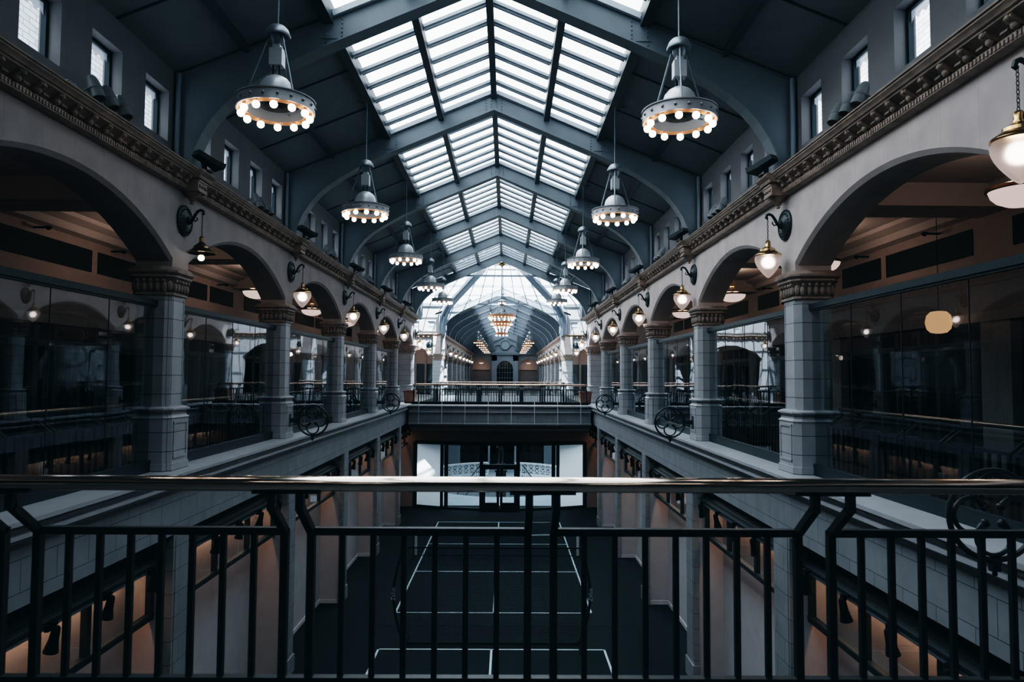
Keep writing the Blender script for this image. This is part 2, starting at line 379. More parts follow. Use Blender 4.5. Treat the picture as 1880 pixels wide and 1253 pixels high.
# ---- upper floors
for s in (-1, 1):
    sd = SIDE[s]
    struct(mb().box(s*5.62, s*8.7, YB, YC0, ZU-.4, ZU).build(f'floor_gallery_{sd}', 'floor_up'), f'{sd} gallery floor')
    # fascia with ledge and mouldings
    prof = [(5.64,ZU),(4.72,ZU),(4.72,5.715),(4.80,5.69),(4.82,5.62),(4.77,5.60),(4.77,5.555),(4.86,5.50),(4.89,5.46),(4.90,5.42),(4.90,4.77),(5.64,4.77)]
    led = mb().prism([(s*5.64,ZU+.002),(s*4.72,ZU+.002),(s*4.72,5.715),(s*5.64,5.715)], 'XZ', YB, YC0)
    led.prism([(s*4.95,5.60),(s*4.77,5.60),(s*4.77,5.555),(s*4.86,5.50),(s*4.95,5.46)], 'XZ', YB, 36.5)
    struct(led.build(f'trim_ledge_{sd}', 'ledge'), f'pale stone ledge along the {sd} gallery')
    struct(mb().prism([(s*5.64,5.715),(s*4.82,5.715),(s*4.84,5.5),(s*4.90,5.42),(s*4.90,4.77),(s*5.64,4.77)], 'XZ', YB, YC0).build(f'wall_fascia_{sd}', 'fascia'), f'stone block fascia under the {sd} gallery')
    # gallery back wall, ceiling
    gx = 8.6
    g = mb().box(s*gx, s*(gx+.2), YB, YC0, 8.38, 10.5)
    struct(g.build(f'wall_gallery_{sd}', 'gal_wall'), f'warm brown upper wall of the {sd} gallery')
    b = mb()
    for k in range(-1, 6):
        y = YK[0] + BAY*k
        b.box(s*(gx-.02), s*gx, y+.55, y+BAY*.58, 9.5, 9.97); b.box(s*(gx-.02), s*gx, y+BAY*.62, y+BAY-.45, 9.5, 9.97)
    struct(b.build(f'trim_vent_{sd}', 'black'), f'dark ventilation slots high on the {sd} gallery wall')
    b = mb()
    b.prism([(s*gx,10.5),(s*(gx-.42),10.5),(s*(gx-.40),10.42),(s*(gx-.2),10.34),(s*(gx-.16),10.2),(s*gx,10.16)], 'XZ', YB, YC0)
    b.box(s*(gx-.10), s*gx, YB, YC0, 8.30, 8.46)
    struct(b.build(f'trim_gallery_{sd}', 'gal_ceil'), f'ceiling moulding of the {sd} gallery')
    b = mb().box(s*WB, s*gx, YB, YC0, 10.5, 10.66)
    for k in range(7): b.box(s*WB, s*gx, YK[k]-.5, YK[k]+.36, 10.12, 10.5)
    struct(b.build(f'ceiling_gallery_{sd}', 'gal_ceil'), f'{sd} gallery ceiling with deep beams')
    # shopfronts behind the gallery
    b = mb().box(s*(gx+.25), s*(gx+.3), YB, YC0, ZU, 8.4)
    struct(b.build(f'wall_shopfront_{sd}', 'shopglass'), f'dark shop glass along the {sd} gallery')
    b = mb()
    for k in range(7):
        b.box(s*(gx-.08), s*(gx+.3), YK[k]-.42, YK[k]+.30, ZU, 8.4)
    struct(b.build(f'trim_pilaster_{sd}', 'pilaster'), f'plain pilasters between the {sd} gallery shops')
    b = mb()
    for k in range(-1, 6):
        y0, y1 = YK[0]+BAY*k+.3, YK[0]+BAY*(k+1)-.42
        for t in (0, .3, .42, .58, .7, 1): b.box(s*(gx+.1), s*(gx+.26), y0+(y1-y0)*t-.05, y0+(y1-y0)*t+.05, ZU, 8.3)
        b.box(s*(gx+.1), s*(gx+.26), y0, y1, 7.86, 7.98); b.box(s*(gx+.1), s*(gx+.26), y0, y1, ZU, ZU+.35)
    struct(b.build(f'trim_shop_frames_{sd}', 'frame'), f'dark frames of the {sd} gallery shopfronts')

# ---- arcade walls
def arcade(name, s, cols, lbl, p=.28, e0=None, e1=None):
    b = mb(); top = 10.5; sag = .79; zs = 9.15
    X0, X1 = s*WX, s*WB
    for c in cols: b.box(X0, X1, c-p, c+p, ZCAP, top)
    for a, d in zip(cols[:-1], cols[1:]):
        y0, y1 = a+p, d-p; h = (y1-y0)/2; cy = (y0+y1)/2; R = (h*h+sag*sag)/(2*sag); n = 28
        ys = [y0+(y1-y0)*i/n for i in range(n+1)]
        zz = [zs+sag-(R-math.sqrt(max(0, R*R-(y-cy)**2))) for y in ys]
        ch = .05
        for i in range(n):
            ya, yb, za, zb = ys[i], ys[i+1], zz[i], zz[i+1]
            b.quad((X0,ya,za+ch*1.2),(X0,yb,zb+ch*1.2),(X0,yb,top),(X0,ya,top)); b.quad((X1,ya,za),(X1,yb,zb),(X1,yb,top),(X1,ya,top))
            b.quad((X0,ya,za+ch*1.2),(X0,yb,zb+ch*1.2),(X0+s*ch,yb,zb),(X0+s*ch,ya,za))
            b.quad((X0+s*ch,ya,za),(X0+s*ch,yb,zb),(X1,yb,zb),(X1,ya,za)); b.quad((X0,ya,top),(X0,yb,top),(X1,yb,top),(X1,ya,top))
    return struct(b.build(name, 'plaster_left_shade' if s < 0 and 'far' not in name else 'plaster'), lbl)
def cornice(name, s, y0, y1, lbl):
    prof = [(5.2,10.74),(4.75,10.72),(4.735,10.712),(4.735,10.694),(4.755,10.69),(4.755,10.668),(4.79,10.64),(4.80,10.618),(4.825,10.612),(4.83,10.59),(4.86,10.585),(4.97,10.52),(5.0,10.47),(4.95,10.465),(4.95,10.385),(5.0,10.365),(5.1,10.36),(5.2,10.36)]
    b = mb().prism([(s*x, z) for x, z in prof], 'XZ', y0, y1)
    y = y0+.1
    while y < y1-.1:      # bead course
        b.box(s*4.935, s*4.96, y, y+.028, 10.40, 10.45); y += .055
    y = y0+.2
    while y < y1-.2:      # acanthus brackets under the corona
        b.prism([(s*5.0,10.588),(s*4.85,10.588),(s*4.84,10.56),(s*4.87,10.53),(s*4.93,10.49),(s*5.0,10.47)], 'XZ', y, y+.10)
        b.ball((s*4.85, y+.05, 10.56), .032, 8, 5); b.ball((s*4.92, y+.05, 10.50), .045, 8, 5); b.prism([(s*5.0,10.53),(s*4.93,10.53),(s*4.92,10.50),(s*5.0,10.475)], 'XZ', y+.16, y+.26); y += .33
    return struct(b.build(name, 'cornice'), lbl)
WC = [y-.07 for y in ([YK[0]-4*BAY, YK[0]-3*BAY, YK[0]-2*BAY, YK[0]-BAY]+YK)]
for s in (-1, 1):
    sd = SIDE[s]
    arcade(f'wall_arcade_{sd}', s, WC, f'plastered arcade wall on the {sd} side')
    cornice(f'trim_cornice_{sd}', s, YB, YC0+.25, f'brown carved cornice along the {sd} arcade')
    arcade(f'wall_far_arcade_{sd}', s, [y for y in YF], f'far arcade wall on the {sd} side')
    cornice(f'trim_far_cornice_{sd}', s, YC1-.25, YE, f'carved cornice of the far hall, {sd} side')

# ---- clerestory walls and windows
WOFF = [.95, 2.32, 3.70, 5.09]; WW = .37; WZ0, WZ1 = 11.14, 11.97
nwin = [0]
def window(s, yc):
    nwin[0] += 1
    b = mb(); x0, x1 = s*5.38, s*5.45; f = .045
    b.box(x0,x1,yc-WW,yc-WW+f,WZ0,WZ1); b.box(x0,x1,yc+WW-f,yc+WW,WZ0,WZ1); b.box(x0,x1,yc-WW,yc+WW,WZ1-f,WZ1); b.box(x0,x1,yc-WW,yc+WW,WZ0,WZ0+f)
    o = struct(b.build(f'window_{nwin[0]}', 'frame'))
    p = mb().quad((s*5.42,yc-WW+f,WZ0+f),(s*5.42,yc+WW-f,WZ0+f),(s*5.42,yc+WW-f,WZ1-f),(s*5.42,yc-WW+f,WZ1-f)).build('pane', 'dirty', o)
for s in (-1, 1):
    b = mb(); x0, x1 = s*5.22, s*5.5; wins = []
    for k in range(-1, 6):
        y = YK[0]+BAY*k
        if k >= 0: wins += [y+o for o in WOFF]
    b.box(x0, x1, YB, YC0, 10.66, WZ0); b.box(x0, x1, YB, YC0, WZ1, 12.45)
    edges = [YB] + sum([[w-WW, w+WW] for w in wins], []) + [YC0]
    for i in range(0, len(edges), 2): b.box(x0, x1, edges[i], edges[i+1], WZ0, WZ1)
    struct(b.build(f'wall_clerestory_{SIDE[s]}', 'clere'), f'clerestory wall above the {SIDE[s]} cornice')
    for w in wins: window(s, w)

# ---- roof slopes, purlins, skylight
def roof(prefix, y0, y1, ylines, lbl):
    for s in (-1, 1):
        b = mb().prism([(s*2.72,zceil(2.72)),(s*5.55,zceil(5.55)),(s*5.55,zceil(5.55)+.14),(s*2.72,zceil(2.72)+.14)], 'XZ', y0, y1)
        struct(b.build(f'ceiling_{prefix}{SIDE[s]}', 'ceiling'), f'dark sloping ceiling, {SIDE[s]} side {lbl}')
        b = mb()
        for x in (4.05,): b.obox((s*x,y0,zceil(x)-.05),(s*x,y1,zceil(x)-.05),.10,.12)
        for a, c in zip(ylines[:-1], ylines[1:]):
            for t in (1/3, 2/3):
                y = a+(c-a)*t; b.obox((s*2.8,y,zceil(2.8)-.015),(s*5.2,y,zceil(5.2)-.015),.03,.03)
        struct(b.build(f'trim_{prefix}ceiling_{SIDE[s]}', 'purlin'), f'ribs under the {SIDE[s]} ceiling {lbl}')
    b = mb()
    for x in (0, -1.33, 1.33): b.box(x-.07, x+.07, y0, y1, zsky(x)-.14, zsky(x)+.10)
    for s in (-1, 1): b.box(s*2.60, s*2.78, y0, y1, 13.26, 13.56)
    struct(b.build(f'trim_{prefix}purlins', 'purlin'), 'dark roof purlins ' + lbl)
roof('', YB, YC0, [YK[0]-BAY*j for j in (4,3,2,1)]+YK, 'of the near hall')
roof('far_', YC1, YE, YF, 'of the far hall')
def skylight(idx, y0, y1, nb, lbl, gm='sky_glass'):
    b = mb()
    for s in (-1, 1):
        for xa, xb in ((.07,1.26),(1.40,2.60)):
            for i in range(nb):
                y = y0+(y1-y0)*(i+.5)/nb if nb > 7 else y0+(y1-y0)*(i+1)/(nb+1)
                A = Vector((s*xa,y,zsky(xa)+.05)); B = Vector((s*xb,y,zsky(xb)+.05))
                b.obox(A, B, .05, .10); b.obox(A+Vector((0,-.085,-.0)), B+Vector((0,-.085,-.0)), .07, .06)
            for y in (y0+.14, y1-.14): b.obox((s*xa,y,zsky(xa)+.05),(s*xb,y,zsky(xb)+.05),.08,.10)
    o = struct(b.build(f'window_skylight_{idx}', 'bars'), lbl)
    for s in (-1, 1):
        for xa, xb in ((0,1.33),(1.33,2.70)):
            mb().quad((s*xa,y0,zsky(xa)+.12),(s*xb,y0,zsky(xb)+.12),(s*xb,y1,zsky(xb)+.12),(s*xa,y1,zsky(xa)+.12)).build('pane', gm, o)
for k in range(6): skylight(k+1, YK[k], YK[k+1], 7, f'skylight bay {k+1} of the near hall')
for k in range(4): skylight(15+k, YK[0]-BAY*(k+1), YK[0]-BAY*k, 7, f'skylight bay behind the camera with panes darkened to cut light, {ORD[k]}', 'dimmed_sky_glass' if k < 2 else 'purlin')  # unseen panes tinted, rearmost opaque, to cut light and the handrail highlight
for k in range(8): skylight(k+7, YF[k], YF[k+1], 7, f'skylight bay {k+1} of the far hall')

# ---- end walls / shell
struct(mb().box(-9, 9, YB-.2, YB, 0, 15).build('wall_back', 'plaster_dark'), 'wall behind the camera')
struct(mb().box(-4.75, 4.75, -3.2, 3.72, ZU-.5, ZU).build('floor_bridge_near', 'floor_up'), 'walkway floor the camera stands on')

# ---- bridge at the far end of the hall
def arc_y(x, y_mid, y_side, half): return y_side + (y_mid-y_side)*(1-(x/half)**2)
def bowed(b, half, ym, ys, prof, yback, n=16):
    """front profile [(dy,z)] bowed towards the viewer, closed at yback"""
    m = len(prof); vs = []
    for i in range(n+1):
        x = -half+2*half*i/n; y = arc_y(x, ym, ys, half)
        for dy, z in prof: vs.append((x, y+dy, z))
        vs.append((x, yback, prof[-1][1])); vs.append((x, yback, prof[0][1]))
    q = m+2; fs = []
    for i in range(n):
        for k in range(q): fs.append((i*q+k, i*q+(k+1) % q, (i+1)*q+(k+1) % q, (i+1)*q+k))
    b.add(vs, fs); b.add([], []); return b
b = bowed(mb(), 4.75, 36.35, 36.5, [(.12,5.70),(.14,5.60),(.08,5.42),(.10,4.86),(.0,4.84),(.0,4.72)], 40.0)
struct(b.build('wall_bridge', 'fascia_x'), 'stone block side of the footbridge')
b = bowed(mb(), 4.75, 36.3, 36.45, [(0,5.764),(0,5.70)], 40.0)
bowed(b, 4.75, 36.32, 36.47, [(.0,5.44),(.0,5.40)], 36.9); bowed(b, 4.75, 36.25, 36.40, [(.0,4.84),(.0,4.80)], 36.9)
struct(b.build('trim_bridge_ledge', 'ledge'), 'pale ledge mouldings of the footbridge')
struct(mb().box(-4.75, 4.75, 37.6, 38.0, ZU, ZU+.14).build('trim_bridge_kerb', 'black'), 'dark kerb under the footbridge railing')
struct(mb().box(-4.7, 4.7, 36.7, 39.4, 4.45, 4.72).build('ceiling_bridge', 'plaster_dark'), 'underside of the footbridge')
struct(mb().box(-5.0, 5.0, 39.35, 39.6, 3.62, 5.6).build('wall_header', 'gal_wall'), 'brown wall above the glass doors')

# ---- lower side walls with niches
for s in (-1, 1):
    sd = SIDE[s]
    struct(mb().box(s*5.62, s*5.72, YB, 39.6, 0, 4.8).build(f'wall_niche_{sd}', 'white_wall'), f'white wall at the back of the {sd} shop niches')
    b = mb(); bb = mb()
    for k in range(7):
        y = YK[k]-.07; b.box(s*4.97, s*5.64, y-.30, y+.30, 0, 4.78)
        bb.box(s*5.59, s*5.62, y+.30, y+BAY-.30, 0, .12)
        bb.box(s*4.97, s*5.6, y-.33, y-.30, 0, .12); bb.box(s*4.97, s*5.6, y+.30, y+.33, 0, .12)
    struct(b.build(f'wall_piers_{sd}', 'white_wall'), f'plaster piers between the {sd} niches')
    struct(bb.build(f'baseboard_{sd}', 'skirting'), f'white baseboard of the {sd} niches')
    b = mb()
    for k in range(-1, 6):
        y = YK[0]+BAY*k-.07; b.box(s*4.98, s*5.64, y+.30, y+BAY-.30, 4.66, 4.78)
    struct(b.build(f'ceiling_niche_{sd}', 'black'), f'dark soffit over the {sd} shop openings')

for s in (-1, 1): struct(mb().box(s*4.82, s*5.72, 39.4, 39.7, 0, 4.8).build(f'wall_niche_end_{SIDE[s]}', 'gal_wall'), f'brown wall beside the glass front, {SIDE[s]}')
# ---- crossing: side galleries, far face, roof
for s in (-1, 1):
    sd = SIDE[s]
    struct(mb().box(s*4.75, s*13, YC0, YC1, ZU-.4, ZU).build(f'floor_crossing_{sd}', 'floor_up'), f'{sd} gallery floor of the crossing')
    struct(mb().box(s*13, s*13.2, YC0-.2, YC1+4, 0, 13.1).build(f'wall_crossing_{sd}', 'white_wall'), f'{sd} outer wall of the crossing')
    struct(mb().box(s*5.7, s*13, YC0-.2, YC0, 0, 13.1).build(f'wall_crossing_near_{sd}', 'white_wall'), f'near {sd} wall of the crossing')
    # far face with a wide flat arch
    b = mb(); y0, y1 = YC1, YC1+.5; xa, xb = 5.60, 10.6; zs, sag = 8.75, 1.15
    b.box(s*4.75, s*xa, y0, y1, ZCAP, 10.4); b.box(s*xb, s*13, y0, y1, ZU, 10.4); b.box(s*xa, s*xb, y0, y1, zs+sag, 10.4)
    h = (xb-xa)/2; R = (h*h+sag*sag)/(2*sag); n = 20
    for i in range(n):
        u0, u1 = -h+2*h*i/n, -h+2*h*(i+1)/n
        z0, z1 = zs+sag-R+math.sqrt(R*R-u0*u0), zs+sag-R+math.sqrt(R*R-u1*u1); cx = (xa+xb)/2
        for yy in (y0, y1): b.quad((s*(cx+u0),yy,z0),(s*(cx+u1),yy,z1),(s*(cx+u1),yy,zs+sag),(s*(cx+u0),yy,zs+sag))
        b.quad((s*(cx+u0),y0,z0),(s*(cx+u1),y0,z1),(s*(cx+u1),y1,z1),(s*(cx+u0),y1,z0))
    # attic with two windows
    wn = [(5.55,6.15),(6.85,7.45),(8.2,8.8)]
    b.box(s*4.75, s*13, y0, y1, 10.4, 10.95); b.box(s*4.75, s*13, y0, y1, 11.75, 13.1)
    ed = [4.75]+[e for w in wn for e in w]+[13]
    for i in range(0, len(ed), 2): b.box(s*ed[i], s*ed[i+1], y0, y1, 10.95, 11.75)
    struct(b.build(f'wall_crossing_far_{sd}', 'white_wall'), f'white arched wall on the far side of the crossing, {sd} part')
    for x0, x1 in wn:
        nwin[0] += 1; f = .05; q = mb()
        q.box(s*x0,s*(x0+f),y0+.1,y0+.2,10.95,11.75); q.box(s*(x1-f),s*x1,y0+.1,y0+.2,10.95,11.75); q.box(s*x0,s*x1,y0+.1,y0+.2,11.70,11.75); q.box(s*x0,s*x1,y0+.1,y0+.2,10.95,11.0); q.box(s*x0,s*x1,y0+.1,y0+.2,11.33,11.37)
        o = struct(q.build(f'window_{nwin[0]}', 'white_iron'))
        mb().quad((s*x0,y0+.15,10.95),(s*x1,y0+.15,10.95),(s*x1,y0+.15,11.75),(s*x0,y0+.15,11.75)).build('pane', 'rot_floor', o)
    c = mb(); prof = [(y0,10.74),(y0-.33,10.72),(y0-.35,10.66),(y0-.25,10.58),(y0-.10,10.52),(y0-.12,10.4),(y0,10.36)]
    c.prism([(p[0], p[1]) for p in prof], 'YZ', s*5.0, s*13)
    xx = 5.2
    while xx < 12.5: c.box(s*xx, s*(xx+.1), y0-.24, y0-.05, 10.44, 10.58); xx += .4
    struct(c.build(f'trim_crossing_cornice_{sd}', 'cornice'), f'carved cornice across the crossing, {sd} part')
    struct(mb().box(s*4.9, s*13, YC1-.15, YC1+.1, 12.95, 13.2).build(f'trim_crossing_beam_{sd}', 'truss'), f'steel eaves beam of the crossing, {sd} part')
    # shops seen under that arch
    g = mb().box(s*5.6, s*13, YC1+3, YC1+3.2, 8.3, 10.4)
    struct(g.build(f'wall_crossing_shop_{sd}', 'gal_wall'), f'brown lintel wall behind the {sd} crossing arch')
    struct(mb().box(s*5.6, s*13, YC1+3.1, YC1+3.2, ZU, 8.3).build(f'wall_crossing_glass_{sd}', 'shopglass'), f'dark shop glass behind the {sd} crossing arch')
    q = mb()
    for i in range(9): q.box(s*(5.7+.85*i), s*(5.86+.85*i), YC1+2.9, YC1+3.1, ZU, 9.5)
    struct(q.build(f'trim_crossing_shop_{sd}', 'pilaster'), f'pilasters of the shop behind the {sd} crossing arch')
    struct(mb().box(s*5.0, s*13, YC1, YC1+3.2, ZU-.3, ZU).build(f'floor_crossing_shop_{sd}', 'floor_up'), f'floor behind the {sd} crossing arch')
    struct(mb().box(s*5.7, s*13, YC1+.5, YC1+3.2, 10.3, 10.4).build(f'ceiling_crossing_shop_{sd}', 'gal_ceil'), f'ceiling behind the {sd} crossing arch')
# roof of the crossing: four glazed slopes on slim bars
A1 = [(-4,48.8,16.6),(4,48.8,16.6)]; EV = 13.15
corners = [(-13,YC0,EV),(13,YC0,EV),(13,YC1,EV),(-13,YC1,EV)]
sl = [('far',[corners[3],corners[2],A1[1],A1[0]]),('near',[corners[1],corners[0],A1[0],A1[1]]),('left',[corners[0],corners[3],A1[0],A1[0]]),('right',[corners[2],corners[1],A1[1],A1[1]])]
def lerp(a, b, t): return Vector(a).lerp(Vector(b), t)
for i, (nm, q) in enumerate(sl):
    b = mb(); nu, nv = (26, 6) if i < 2 else (16, 6)
    for u in range(1, nu): b.obox(lerp(q[0],q[1],u/nu), lerp(q[3],q[2],u/nu), .05, .08)
    for v in range(0, nv): b.obox(lerp(q[0],q[3],v/nv), lerp(q[1],q[2],v/nv), .06 if v != 2 else .16, .10 if v != 2 else .2)
    o = struct(b.build(f'window_crossing_{nm}', 'truss_light'), f'glazed {nm} slope of the crossing roof')
    mb().add([Vector(p)+Vector((0,0,.06)) for p in (q if i < 2 else q[:3])], [(0,1,2,3)] if i < 2 else [(0,1,2)]).build('pane', 'cross_glass', o)

# ---- far hall: floors, side galleries
for s in (-1, 1):
    sd = SIDE[s]
    struct(mb().box(s*4.75, s*8.7, YC1, YE, ZU-1, ZU).build(f'floor_far_{sd}', 'floor_up'), f'{sd} gallery floor of the far hall')
    struct(mb().box(s*8.4, s*8.6, YC1+3.2, YE, ZU, 10.5).build(f'wall_far_gallery_{sd}', 'gal_wall'), f'{sd} gallery back wall of the far hall')
    struct(mb().box(s*WB, s*8.6, YC1+3.2, YE, 10.4, 10.5).build(f'ceiling_far_gallery_{sd}', 'gal_ceil'), f'{sd} gallery ceiling of the far hall')
    b = mb().box(s*5.22, s*5.5, YC1+.5, YE, 10.66, 12.45)
    struct(b.build(f'wall_far_clerestory_{sd}', 'clere'), f'clerestory wall of the far hall, {sd} side')
struct(mb().box(-4.75, 4.75, 52.6, 62, ZU-.4, ZU).build('floor_far_landing', 'floor_up'), 'landing on the far side of the crossing')
struct(mb().box(-4.75, 4.75, 52.5, 52.62, ZU-.42, ZU+.06).build('trim_landing_edge', 'ledge'), 'sunlit edge of the far landing')
struct(mb().box(-5.2, 5.2, 90, YE, ZU-.4, ZU).build('floor_far_end', 'floor_up'), 'floor at the far end wall')
b = mb().box(-9, 9, YE+.3, YE+.5, 0, 15)
struct(b.build('wall_end', 'plaster_dark'), 'dark wall closing the far hall')
# end wall screen with three openings
b = mb(); y0, y1 = YE-.2, YE+.1
for s in (-1, 1):
    b.box(s*1.95, s*2.2, y0, y1, ZU, 10.6); b.box(s*5.0, s*5.5, y0, y1, ZU, 10.6)
    xa, xb, zs, sag, n = 2.2, 5.0, 8.9, 1.0, 14; h = (xb-xa)/2; R = (h*h+sag*sag)/(2*sag)
    for i in range(n):
        u0, u1 = -h+2*h*i/n, -h+2*h*(i+1)/n; f = lambda u: zs+sag-R+math.sqrt(max(0, R*R-u*u)); cx = (xa+xb)/2
        b.quad((s*(cx+u0),y0,f(u0)),(s*(cx+u1),y0,f(u1)),(s*(cx+u1),y0,10.6),(s*(cx+u0),y0,10.6))
b.box(-5.5, 5.5, y0-.2, y1, 10.55, 10.75)
b.prism([(-5.3,10.7),(5.3,10.7),(5.3,12.4),(2.7,13.5),(0,14.5),(-2.7,13.5),(-5.3,12.4)], 'XZ', YE-.05, YE+.1)
struct(b.build('wall_end_screen', 'truss'), 'blue grey arched screen at the far end')
b = mb()
for s in (-1, 1): b.box(s*2.2, s*5.0, YE, YE+.25, 8.2, 10.4)
struct(b.build('wall_end_lintel', 'gal_wall'), 'brown panels in the end arches')

# ---- neighbouring brick buildings seen through the clerestory
for s in (-1, 1):
    b = mb(); X0, X1 = s*10.5, s*10.9; y = -8; edges = []
    b.box(X0, X1, -10, 38, 9.5, 10.6); b.box(X0, X1, -10, 38, 13.0, 16.5)
    while y < 38:
        b.box(X0, X1, y, y+1.9, 10.6, 13.0); y += 3.4
    o = b.build('brick_building', 'brick'); tag(o, f'pale brick building seen through the {SIDE[s]} clerestory windows', 'building', kind='thing')
    y = -8
    while y < 34:
        q = mb(); a, d = y+1.9, y+3.4
        q.box(s*10.6, s*10.7, a, a+.08, 10.6, 13.0); q.box(s*10.6, s*10.7, d-.08, d, 10.6, 13.0); q.box(s*10.6, s*10.7, a, d, 11.7, 11.78); q.box(s*10.6, s*10.7, (a+d)/2-.03, (a+d)/2+.03, 10.6, 13)
        w = q.build('window_frame', 'frame', o)
        mb().quad((s*10.68,a,10.6),(s*10.68,d,10.6),(s*10.68,d,13),(s*10.68,a,13)).build('pane', 'rot_floor', w)
        y += 3.4
    struct(mb().box(s*5.6, s*10.5, -8, 40, 10.68, 10.74).build(f'ceiling_outer_roof_{SIDE[s]}', 'white_roof'), f'flat outer roof beyond the {SIDE[s]} clerestory')  # unseen roof, made white to bounce sky light onto the brick buildings
# ================================================================== THINGS
# ---- roof trusses
ARC = [(0,14.04),(2.42,13.0),(3.1,12.70),(3.5,12.48),(3.85,12.27),(4.13,12.08),(4.38,11.86),(4.58,11.63),(4.75,11.36),(4.87,11.08),(4.93,10.80)]
def mk_truss(m_='truss'):
    r = thing('roof_truss', '', 'truss')
    for s in (-1, 1):
        up = [(0,14.44),(2.62,13.36),(5.24,12.34),(5.24,10.72),(4.93,10.72)]
        low = [(x, z) for x, z in ARC[::-1]]
        poly = [(s*x, z) for x, z in up+low]
        web = mb().prism(poly, 'XZ', -.09, .09)
        f = mb(); pts = [(s*x, 0, z-.01) for x, z in ARC]
        f.sweep(pts, .03, .32, (0,1,0))
        f.build('lower_flange', m_, r)
        f = mb(); f.obox((0,0,14.43),(s*2.62,0,13.35),.26,.03); f.obox((s*2.62,0,13.35),(s*5.2,0,12.33),.26,.03); f.build('upper_flange', m_, r)
        mb().tube([(s*5.15,-.16,10.72),(s*5.15,-.16,12.35)], .045, 10).build('downpipe', 'truss_light', r)
        p = web
        for xx in (2.45, 2.72):
            zb = 14.04-.43*xx
            for i in range(5): p.ball((s*xx, -.10, zb+.06+i*.075), .018, 6, 4)
        for xx in (.07, .2):
            for i in range(5): p.ball((s*xx, -.10, 14.07-.43*xx+i*.075), .018, 6, 4)
        p.box(s*2.36, s*2.80, -.105, -.09, 13.0, 13.02)
        p.build('web_plate', m_, r)
    return r
truss = Maker(mk_truss)
for k in range(1, 7): truss((0,YK[k],0), 0, f'riveted steel roof truss, {ORD[k-1]} from the camera, over the near hall', 'roof trusses of the near hall')
for k in range(1, 5): truss((0,YK[0]-BAY*(k-1),0), 0, f'roof truss over or behind the camera, outside the view, {ORD[k-1]} going back', 'roof trusses of the near hall')
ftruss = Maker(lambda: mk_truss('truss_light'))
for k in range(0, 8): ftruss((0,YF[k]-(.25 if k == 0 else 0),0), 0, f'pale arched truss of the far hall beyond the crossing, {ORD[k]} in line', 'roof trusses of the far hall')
def mk_rib():
    r = thing('diagonal_rib', '', 'roof rib')
    P = [(0,0,10.7),(0,0,11.5),(.12,-.2,12.2),(.5,-.85,12.85),(1.2,-2.0,13.45),(2.4,-4.0,14.4),(4.9,-8.1,16.4)]
    mb().sweep(P, .22, .55, (.86,.51,0)).build('web_plate', 'truss_light', r)
    mb().sweep([(p[0]+.12,p[1]-.2,p[2]-.1) for p in P], .34, .05, (.6,-.6,.6)).build('flange', 'truss_light', r)
    return r
rib = Maker(mk_rib)
rib((-4.9,YC1-.1,0), 0, 'pale diagonal rib rising from the far pier, left one', 'crossing ribs')
o = rib((4.9,YC1-.1,0), 0, 'pale diagonal rib rising from the far pier, right one', 'crossing ribs', (-1,1,1))
rib((-4.9,YC0+.4,0), 0, 'diagonal rib rising from the near pier of the crossing, left one', 'crossing ribs', (1,-1,1))
rib((4.9,YC0+.4,0), 0, 'diagonal rib rising from the near pier of the crossing, right one', 'crossing ribs', (-1,-1,1))

# ---- upper columns
def mk_column():
    r = thing('stone_column', '', 'column')
    ped = mb().octs([(.40,.10,0),(.40,.10,.12),(.385,.10,.125),(.385,.10,.84),(.40,.10,.85),(.36,.10,.89),(.36,.10,.96),(.405,.11,.975),(.405,.11,1.0),(.34,.09,1.03)])
    for s in (-1, 1):
        for a, b, c, d in ((-.24,-.20,.2,.8),(.20,.24,.2,.8)): ped.box(s*.385, s*.40, a, b, c, d)
        ped.box(s*.385, s*.40, -.24, .24, .76, .80); ped.box(s*.385, s*.40, -.24, .24, .2, .24)
    ped.build('pedestal', 'tile', r)
    sh = mb().octs([(.30,.085,1.0),(.30,.085,2.86)])
    for s in (-1, 1):
        sh.box(s*.30, s*.308, -.19, -.175, 1.06, 2.80); sh.box(s*.30, s*.308, .175, .19, 1.06, 2.80); sh.box(s*.30, s*.308, -.19, .19, 2.785, 2.80)
    sh.build('shaft', 'tile', r)
    cap = mb().octs([(.31,.09,2.83),(.335,.09,2.84),(.335,.09,2.875),(.31,.09,2.885),(.315,.09,2.95),(.345,.10,3.08),(.37,.11,3.10),(.39,.11,3.13),(.385,.11,3.16),(.42,.12,3.20),(.42,.12,3.235),(.36,.10,3.30)])
    for q in range(4):
        for i in range(-2, 3):
            c, sn = math.cos(q*PI/2), math.sin(q*PI/2)
            for (u, z, rr, sz) in ((.325,2.97,.045,2.0),(.352,3.065,.034,1.0)):
                x, y = u, i*.105; cap.ball((x*c-y*sn, x*sn+y*c, z), rr, 8, 5, sz)
    for q in range(4):
        c, sn = math.cos(q*PI/2+PI/4), math.sin(q*PI/2+PI/4); cap.ball((.39*c,.39*sn,2.98), .05, 8, 5, 2.0)
    cap.build('capital', 'capital', r)
    return r
column = Maker(mk_column)
for s in (-1, 1):
    for k in range(0, 6):
        lb = f'grey tiled column with brown capital, {ORD[k-1]} visible from the camera on the {SIDE[s]} side' if k else f'grey tiled column beside the camera, outside the view on the {SIDE[s]}'
        column((s*COLX, YK[k]-.07, ZU), 0, lb, f'{SIDE[s]} gallery columns')
    for k in range(1, 8):
        column((s*COLX, YF[k], ZU), 0, f'small distant column of the far hall, {ORD[k-1]} of the {SIDE[s]} row', f'far {SIDE[s]} columns')
